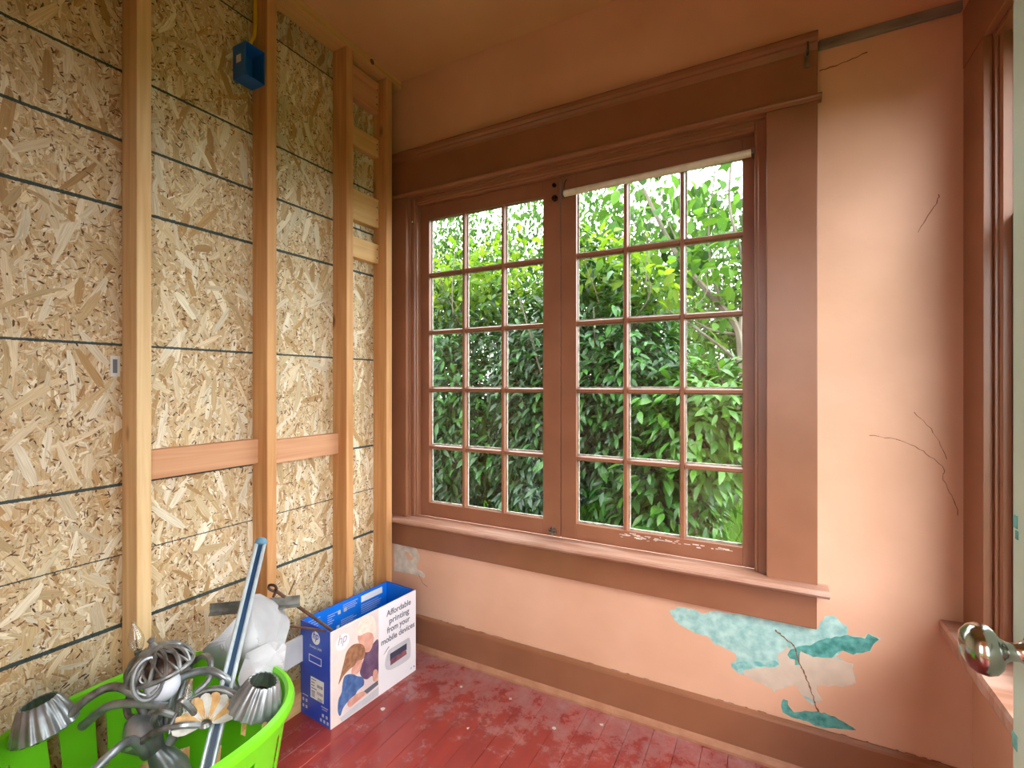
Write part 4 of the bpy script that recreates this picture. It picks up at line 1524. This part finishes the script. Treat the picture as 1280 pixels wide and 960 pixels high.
def leaf_frames(P, N_, rg, droopv=.5, spread=.8):
    """orientation matrices (columns: along, across, normal) for leaves at P pointing outward along N_ and drooping"""
    n = len(P)
    d = N_ + rg.normal(0, spread, (n, 3)) * np.array([1, 1, .7])
    d[:, 2] -= droopv
    d /= np.linalg.norm(d, axis=1)[:, None]
    upv = np.tile(np.array([0, 0, 1.0]), (n, 1)) + N_ * .6 + rg.normal(0, .35, (n, 3))
    y = np.cross(upv, d)
    y /= np.linalg.norm(y, axis=1)[:, None] + 1e-9
    z = np.cross(d, y)
    return d, y, z


def foliage(name, parent, P, N_, rg, L_, W_, droop, cols, m, singles=0, single_mat=None, spread=.8, droopv=.5, size_var=.3):
    """leaves: the ones nearest the window as objects, the rest joined"""
    n = len(P)
    d, y, z = leaf_frames(P, N_, rg, droopv, spread)
    sc = rg.uniform(1 - size_var, 1 + size_var, n)
    order = np.arange(n)
    if singles:
        # nearest to the house and seen through the window
        rel = P - np.array(CAM)
        w = rel[:, 0] / rel[:, 1]
        vis = (w > -.78) & (w < -.035)
        dist = np.linalg.norm(rel, axis=1) + np.where(vis, 0, 100)
        order = np.argsort(dist)
        me = leaf_mesh((L_, W_, droop, single_mat), L_, W_, droop, single_mat)
        for i in order[:singles]:
            o = bpy.data.objects.new('leaf', me)
            mw = Matrix(((d[i][0], y[i][0], z[i][0], P[i][0]), (d[i][1], y[i][1], z[i][1], P[i][1]), (d[i][2], y[i][2], z[i][2], P[i][2]), (0, 0, 0, 1)))
            o.matrix_world = Matrix.Translation(-world_loc(parent)) @ mw @ Matrix.Scale(float(sc[i]), 4)
            COL.objects.link(o)
            o.parent = parent
        order = order[singles:]
    T_, F_ = leaf_template(L_, W_, droop)
    nt_ = len(T_)
    idx = order
    V = (P[idx][:, None, :] + sc[idx][:, None, None] * (T_[None, :, 0:1] * d[idx][:, None, :] + T_[None, :, 1:2] * y[idx][:, None, :] + T_[None, :, 2:3] * z[idx][:, None, :]))
    m_ = len(idx)
    V = V.reshape(-1, 3)
    F0 = np.array(F_)
    Fa = (F0[None, :, :] + (np.arange(m_) * nt_)[:, None, None]).reshape(-1, 4)
    me = bpy.data.meshes.new(name)
    me.vertices.add(len(V))
    me.vertices.foreach_set('co', V.astype(np.float32).ravel())
    me.loops.add(Fa.size)
    me.loops.foreach_set('vertex_index', Fa.astype(np.int32).ravel())
    me.polygons.add(len(Fa))
    me.polygons.foreach_set('loop_start', np.arange(0, Fa.size, 4, dtype=np.int32))
    me.polygons.foreach_set('loop_total', np.full(len(Fa), 4, dtype=np.int32))
    me.polygons.foreach_set('use_smooth', np.ones(len(Fa), dtype=bool))
    me.update(calc_edges=True)
    pal = np.array([lin(c) for c in cols])
    cc_ = pal[rg.integers(0, len(pal), m_)].copy()
    cc_[:, :3] *= rg.uniform(.75, 1.2, m_)[:, None]
    ca_ = me.color_attributes.new('Col', 'FLOAT_COLOR', 'POINT')
    ca_.data.foreach_set('color', np.repeat(cc_, nt_, axis=0).astype(np.float32).ravel())
    o = link(name, me, M[m], parent)
    o['kind'] = 'stuff'
    return o


def blob_points(rg, n, c, r, shell_=.55, zmin=GZ + .05, lump=.18):
    """points through the outer part of a lumpy ellipsoid"""
    c, r = np.array(c), np.array(r)
    v = rg.normal(0, 1, (n, 3))
    v /= np.linalg.norm(v, axis=1)[:, None]
    rad = shell_ + (1 - shell_) * rg.random(n) ** .6
    lumpf = 1 + lump * (np.sin(v[:, 0] * 7 + c[0] * 3) * np.cos(v[:, 2] * 6 + 1.3) + .6 * np.sin(v[:, 1] * 9 + v[:, 2] * 5))
    P = c + v * r * (rad * lumpf)[:, None]
    ok = P[:, 2] > zmin
    N_ = v / r
    N_ /= np.linalg.norm(N_, axis=1)[:, None]
    return P[ok], N_[ok]


def stems(parent, base, top, rg, n, r0, name='stem', spread=.4):
    b_ = MB()
    for i in range(n):
        p0 = Vector(base) + Vector((rg.normal(0, .08), rg.normal(0, .08), 0))
        p3 = Vector(top) + Vector((rg.normal(0, spread), rg.normal(0, spread), rg.normal(0, .15)))
        p1 = p0.lerp(p3, .35) + Vector((rg.normal(0, .08), rg.normal(0, .08), 0))
        p2 = p0.lerp(p3, .7) + Vector((rg.normal(0, .08), rg.normal(0, .08), 0))
        P = smooth_path([p0, p1, p2, p3], 4)
        b_.tube(P, [r0 * (1 - .75 * j / (len(P) - 1)) for j in range(len(P))], 6)
    return b_.build(name, M['bark'], parent, smooth=True)


DARKG = [(22, 51, 22), (27, 62, 26), (36, 74, 31), (23, 56, 27), (44, 86, 34)]
MIDG = [(39, 84, 29), (49, 101, 35), (61, 113, 39), (41, 92, 37), (73, 124, 44)]
YOUNG = [(81, 112, 31), (91, 121, 36), (70, 105, 33), (100, 125, 43)]
PALE = [(52, 83, 38), (62, 95, 45), (71, 106, 52), (46, 76, 37)]


FAR = [tuple(int(q * .78) for q in c) for c in PALE + MIDG[2:]]


def shrub(label, base, c, r, n, cols, seed, singles, smat, L_=.088, W_=.031, group='evergreen shrubs outside the window', extra=None):
    rg = np.random.default_rng(seed)
    t = thing('evergreen_shrub', label, 'shrub', base, group)
    stems(t, (base[0], base[1], GZ), (c[0], c[1], c[2] + .5 * r[2]), rg, 9, .018, spread=.35 * r[0])
    P, N_ = blob_points(rg, n, c, r, shell_=.35)
    if extra:
        P2, N2 = blob_points(rg, extra[2], extra[0], extra[1], shell_=.35)
        P, N_ = np.concatenate([P, P2]), np.concatenate([N_, N2])
    foliage('foliage', t, P, N_, rg, L_, W_, .35, cols, 'leaf', singles, smat)
    return t


sh1 = shrub('dark evergreen shrub filling the lower left sash', (-1.05, 1.95, GZ), (-1.05, 1.95, .95), (.90, .72, 1.26), 11500, DARKG, 1, 260, 'leaf_obj', group=None)
sh2 = shrub('tall dark evergreen shrub behind the middle of the window', (.15, 1.95, GZ), (.15, 1.90, 1.00), (.82, .68, 1.26), 11500, DARKG, 2, 280, 'leaf_obj', group=None)
sh3 = shrub('rounded dark evergreen shrub behind the left columns of the right sash', (.78, 1.75, GZ), (.70, 1.80, .92), (.46, .55, 1.14), 7000, DARKG + MIDG[:2], 3, 280, 'leaf_obj', group=None)
sh4 = shrub('bright green leafy bush by the lawn at the right jamb', (1.05, 1.50, GZ), (1.27, 1.50, 1.00), (.42, .40, .46), 2500, MIDG, 4, 280, 'leaf_obj2', L_=.098, W_=.036, group=None, extra=((1.00, 1.50, .40), (.36, .38, .72), 2200))
# young yellow-green shoots on top of the dark shrubs
for (own, c, r, n, seed) in ((sh1, (-.85, 1.95, 2.22), (.75, .40, .46), 620, 5), (sh2, (.30, 1.95, 2.20), (.55, .35, .34), 380, 6), (sh3, (.80, 1.85, 1.98), (.34, .30, .26), 220, 7)):
    rg = np.random.default_rng(seed)
    stems(own, (c[0], c[1], c[2] - .6), (c[0], c[1], c[2] + .2), rg, 9, .006, name='shoot_stems', spread=.3)
    P, N_ = blob_points(rg, n, c, r, shell_=.1)
    foliage('young_shoots', own, P, N_, rg, .095, .044, .3, YOUNG, 'leaf_thin')


def grow(b_, rg, p, d, ln, r_, depth, tips, maxd, spread=.55):
    n_ = 4
    P = [p.copy()]
    q = p.copy()
    dd = d.copy()
    for i in range(n_):
        dd = (dd + Vector((rg.normal(0, .13), rg.normal(0, .13), rg.normal(.03, .10)))).normalized()
        q = q + dd * (ln / n_)
        P.append(q.copy())
    b_.tube(P, [r_ * (1 - .4 * i / n_) for i in range(n_ + 1)], 6 if r_ > .01 else 4)
    if depth >= maxd - 1:
        tips.extend(P[1:])
    if depth >= maxd:
        return
    for i in range(3 if depth < 2 else 2):
        nd = (dd + Vector((rg.normal(0, spread), rg.normal(0, spread), rg.normal(.05, spread * .6)))).normalized()
        grow(b_, rg, P[-1 - (i % 2)], nd, ln * rg.uniform(.62, .85), r_ * .58, depth + 1, tips, maxd, spread)


def tree(label, base, d0, ln, r_, maxd, per, L_, W_, cols, seed, crown, singles=0, smat=None, jit=.16, m='leaf_thin', name='garden_tree', limbs=()):
    rg = np.random.default_rng(seed)
    t = thing(name, label, 'tree', base)
    b_ = MB()
    tips = []
    grow(b_, rg, Vector(base), Vector(d0).normalized(), ln, r_, 0, tips, maxd)
    for pth, r0_ in limbs:
        P_ = smooth_path(pth, 6)
        b_.tube(P_, [r0_ * (1 - .6 * i / len(P_)) for i in range(len(P_))], 6)
    b_.build('trunk_and_branches', M['bark'], t, smooth=True)
    tp = np.array([tuple(v) for v in tips])
    P = np.repeat(tp, per, axis=0) + rg.normal(0, jit, (len(tp) * per, 3))
    c, r, n = crown
    P2, _ = blob_points(rg, n, c, r, shell_=.05, lump=.1)
    P = np.concatenate([P, P2])
    P = P[P[:, 2] > .2]
    N_ = rg.normal(0, 1, P.shape)
    N_ /= np.linalg.norm(N_, axis=1)[:, None]
    foliage('foliage', t, P, N_, rg, L_, W_, .3, cols, m, singles, smat, spread=.4, droopv=.6)
    return t


tree('slender leaning tree with big pale leaves beyond the right sash', (1.75, 3.2, GZ), (-.05, .05, 1), 1.7, .030, 4, 1, .125, .080, PALE, 21, ((.80, 3.2, 2.60), (1.0, .7, 1.15), 820), 220, 'leaf_obj3',
     limbs=(([(1.46, 3.0, GZ), (1.42, 3.0, .8), (1.38, 3.0, 1.45), (1.33, 3.0, 1.80), (1.10, 3.0, 2.12), (.80, 3.0, 2.55), (.50, 3.0, 3.2)], .046),
            ([(1.38, 3.0, 1.45), (1.15, 3.0, 1.66), (.85, 3.0, 1.90), (.5, 3.0, 2.15)], .020),
            ([(1.34, 3.0, 1.72), (1.12, 3.05, 1.78), (.95, 3.1, 1.88), (.75, 3.1, 1.90)], .014),
            ([(1.36, 3.0, 1.70), (1.40, 3.0, 2.3), (1.28, 3.0, 2.9), (1.30, 3.0, 3.4)], .020),
            ([(1.20, 3.0, 2.02), (1.10, 3.0, 2.6), (1.16, 3.0, 3.3)], .014),
            ([(.80, 3.0, 2.55), (.58, 3.1, 2.66), (.26, 3.1, 3.1)], .012),
            ([(.95, 3.0, 2.36), (.70, 3.0, 2.95), (.62, 3.0, 3.5)], .010)))
tree('airy tree with fine leaves behind the middle shrub', (-.2, 5.0, GZ), (.12, 0, 1), 1.3, .05, 5, 1, .085, .048, PALE, 22, ((-.9, 5.0, 2.9), (1.7, .9, 1.6), 8000))
tree('airy tree with fine leaves behind the left shrub', (-3.2, 5.6, GZ), (.05, 0, 1), 1.4, .06, 5, 1, .085, .046, PALE, 23, ((-3.5, 5.6, 3.1), (1.6, .9, 1.8), 8600))
tree('fine branched tree rising over the lawn', (1.7, 7.0, GZ), (-.02, 0, 1), 1.5, .06, 5, 1, .095, .055, PALE, 24, ((1.5, 7.0, 2.5), (1.7, .9, 2.2), 9000))


def far_tree(base, c, r, n, seed, label):
    rg = np.random.default_rng(seed)
    t = thing('background_tree', label, 'tree', base)
    stems(t, base, (c[0], c[1], c[2] + .3 * r[2]), rg, 5, .06, name='trunk', spread=.5 * r[0])
    P, N_ = blob_points(rg, n, c, r, shell_=.4)
    foliage('foliage', t, P, N_, rg, .20, .11, .3, FAR, 'leaf_thin')


far_tree((-8.6, 11, GZ), (-8.6, 11, 1.9), (1.9, 1.5, 2.4), 3400, 31, 'broad pale tree far beyond the left shrub')
far_tree((-4.4, 12, GZ), (-4.4, 12, 1.9), (1.9, 1.5, 2.3), 3400, 32, 'broad pale tree far beyond the middle shrub')
far_tree((-.4, 12, GZ), (-.4, 12, 1.8), (1.8, 1.5, 2.2), 3400, 33, 'low pale tree beside the lawn, far behind the airy tree')
far_tree((3.3, 12, GZ), (3.3, 12, 1.9), (1.7, 1.5, 2.4), 3400, 34, 'broad pale tree at the end of the lawn')

# grass near the window
rg = np.random.default_rng(41)
gx, gy = rg.uniform(-2.5, 2.6, 9000), rg.uniform(.5, 9, 9000)
P = np.stack([gx, gy, np.full(9000, GZ)], 1)
N_ = np.tile(np.array([0, 0, 1.0]), (9000, 1))
t = foliage('grass_tufts', gr, P, N_, rg, .17, .010, .3, [(56, 92, 28), (72, 108, 38), (48, 80, 28)], 'grass', spread=.35, droopv=-.3)
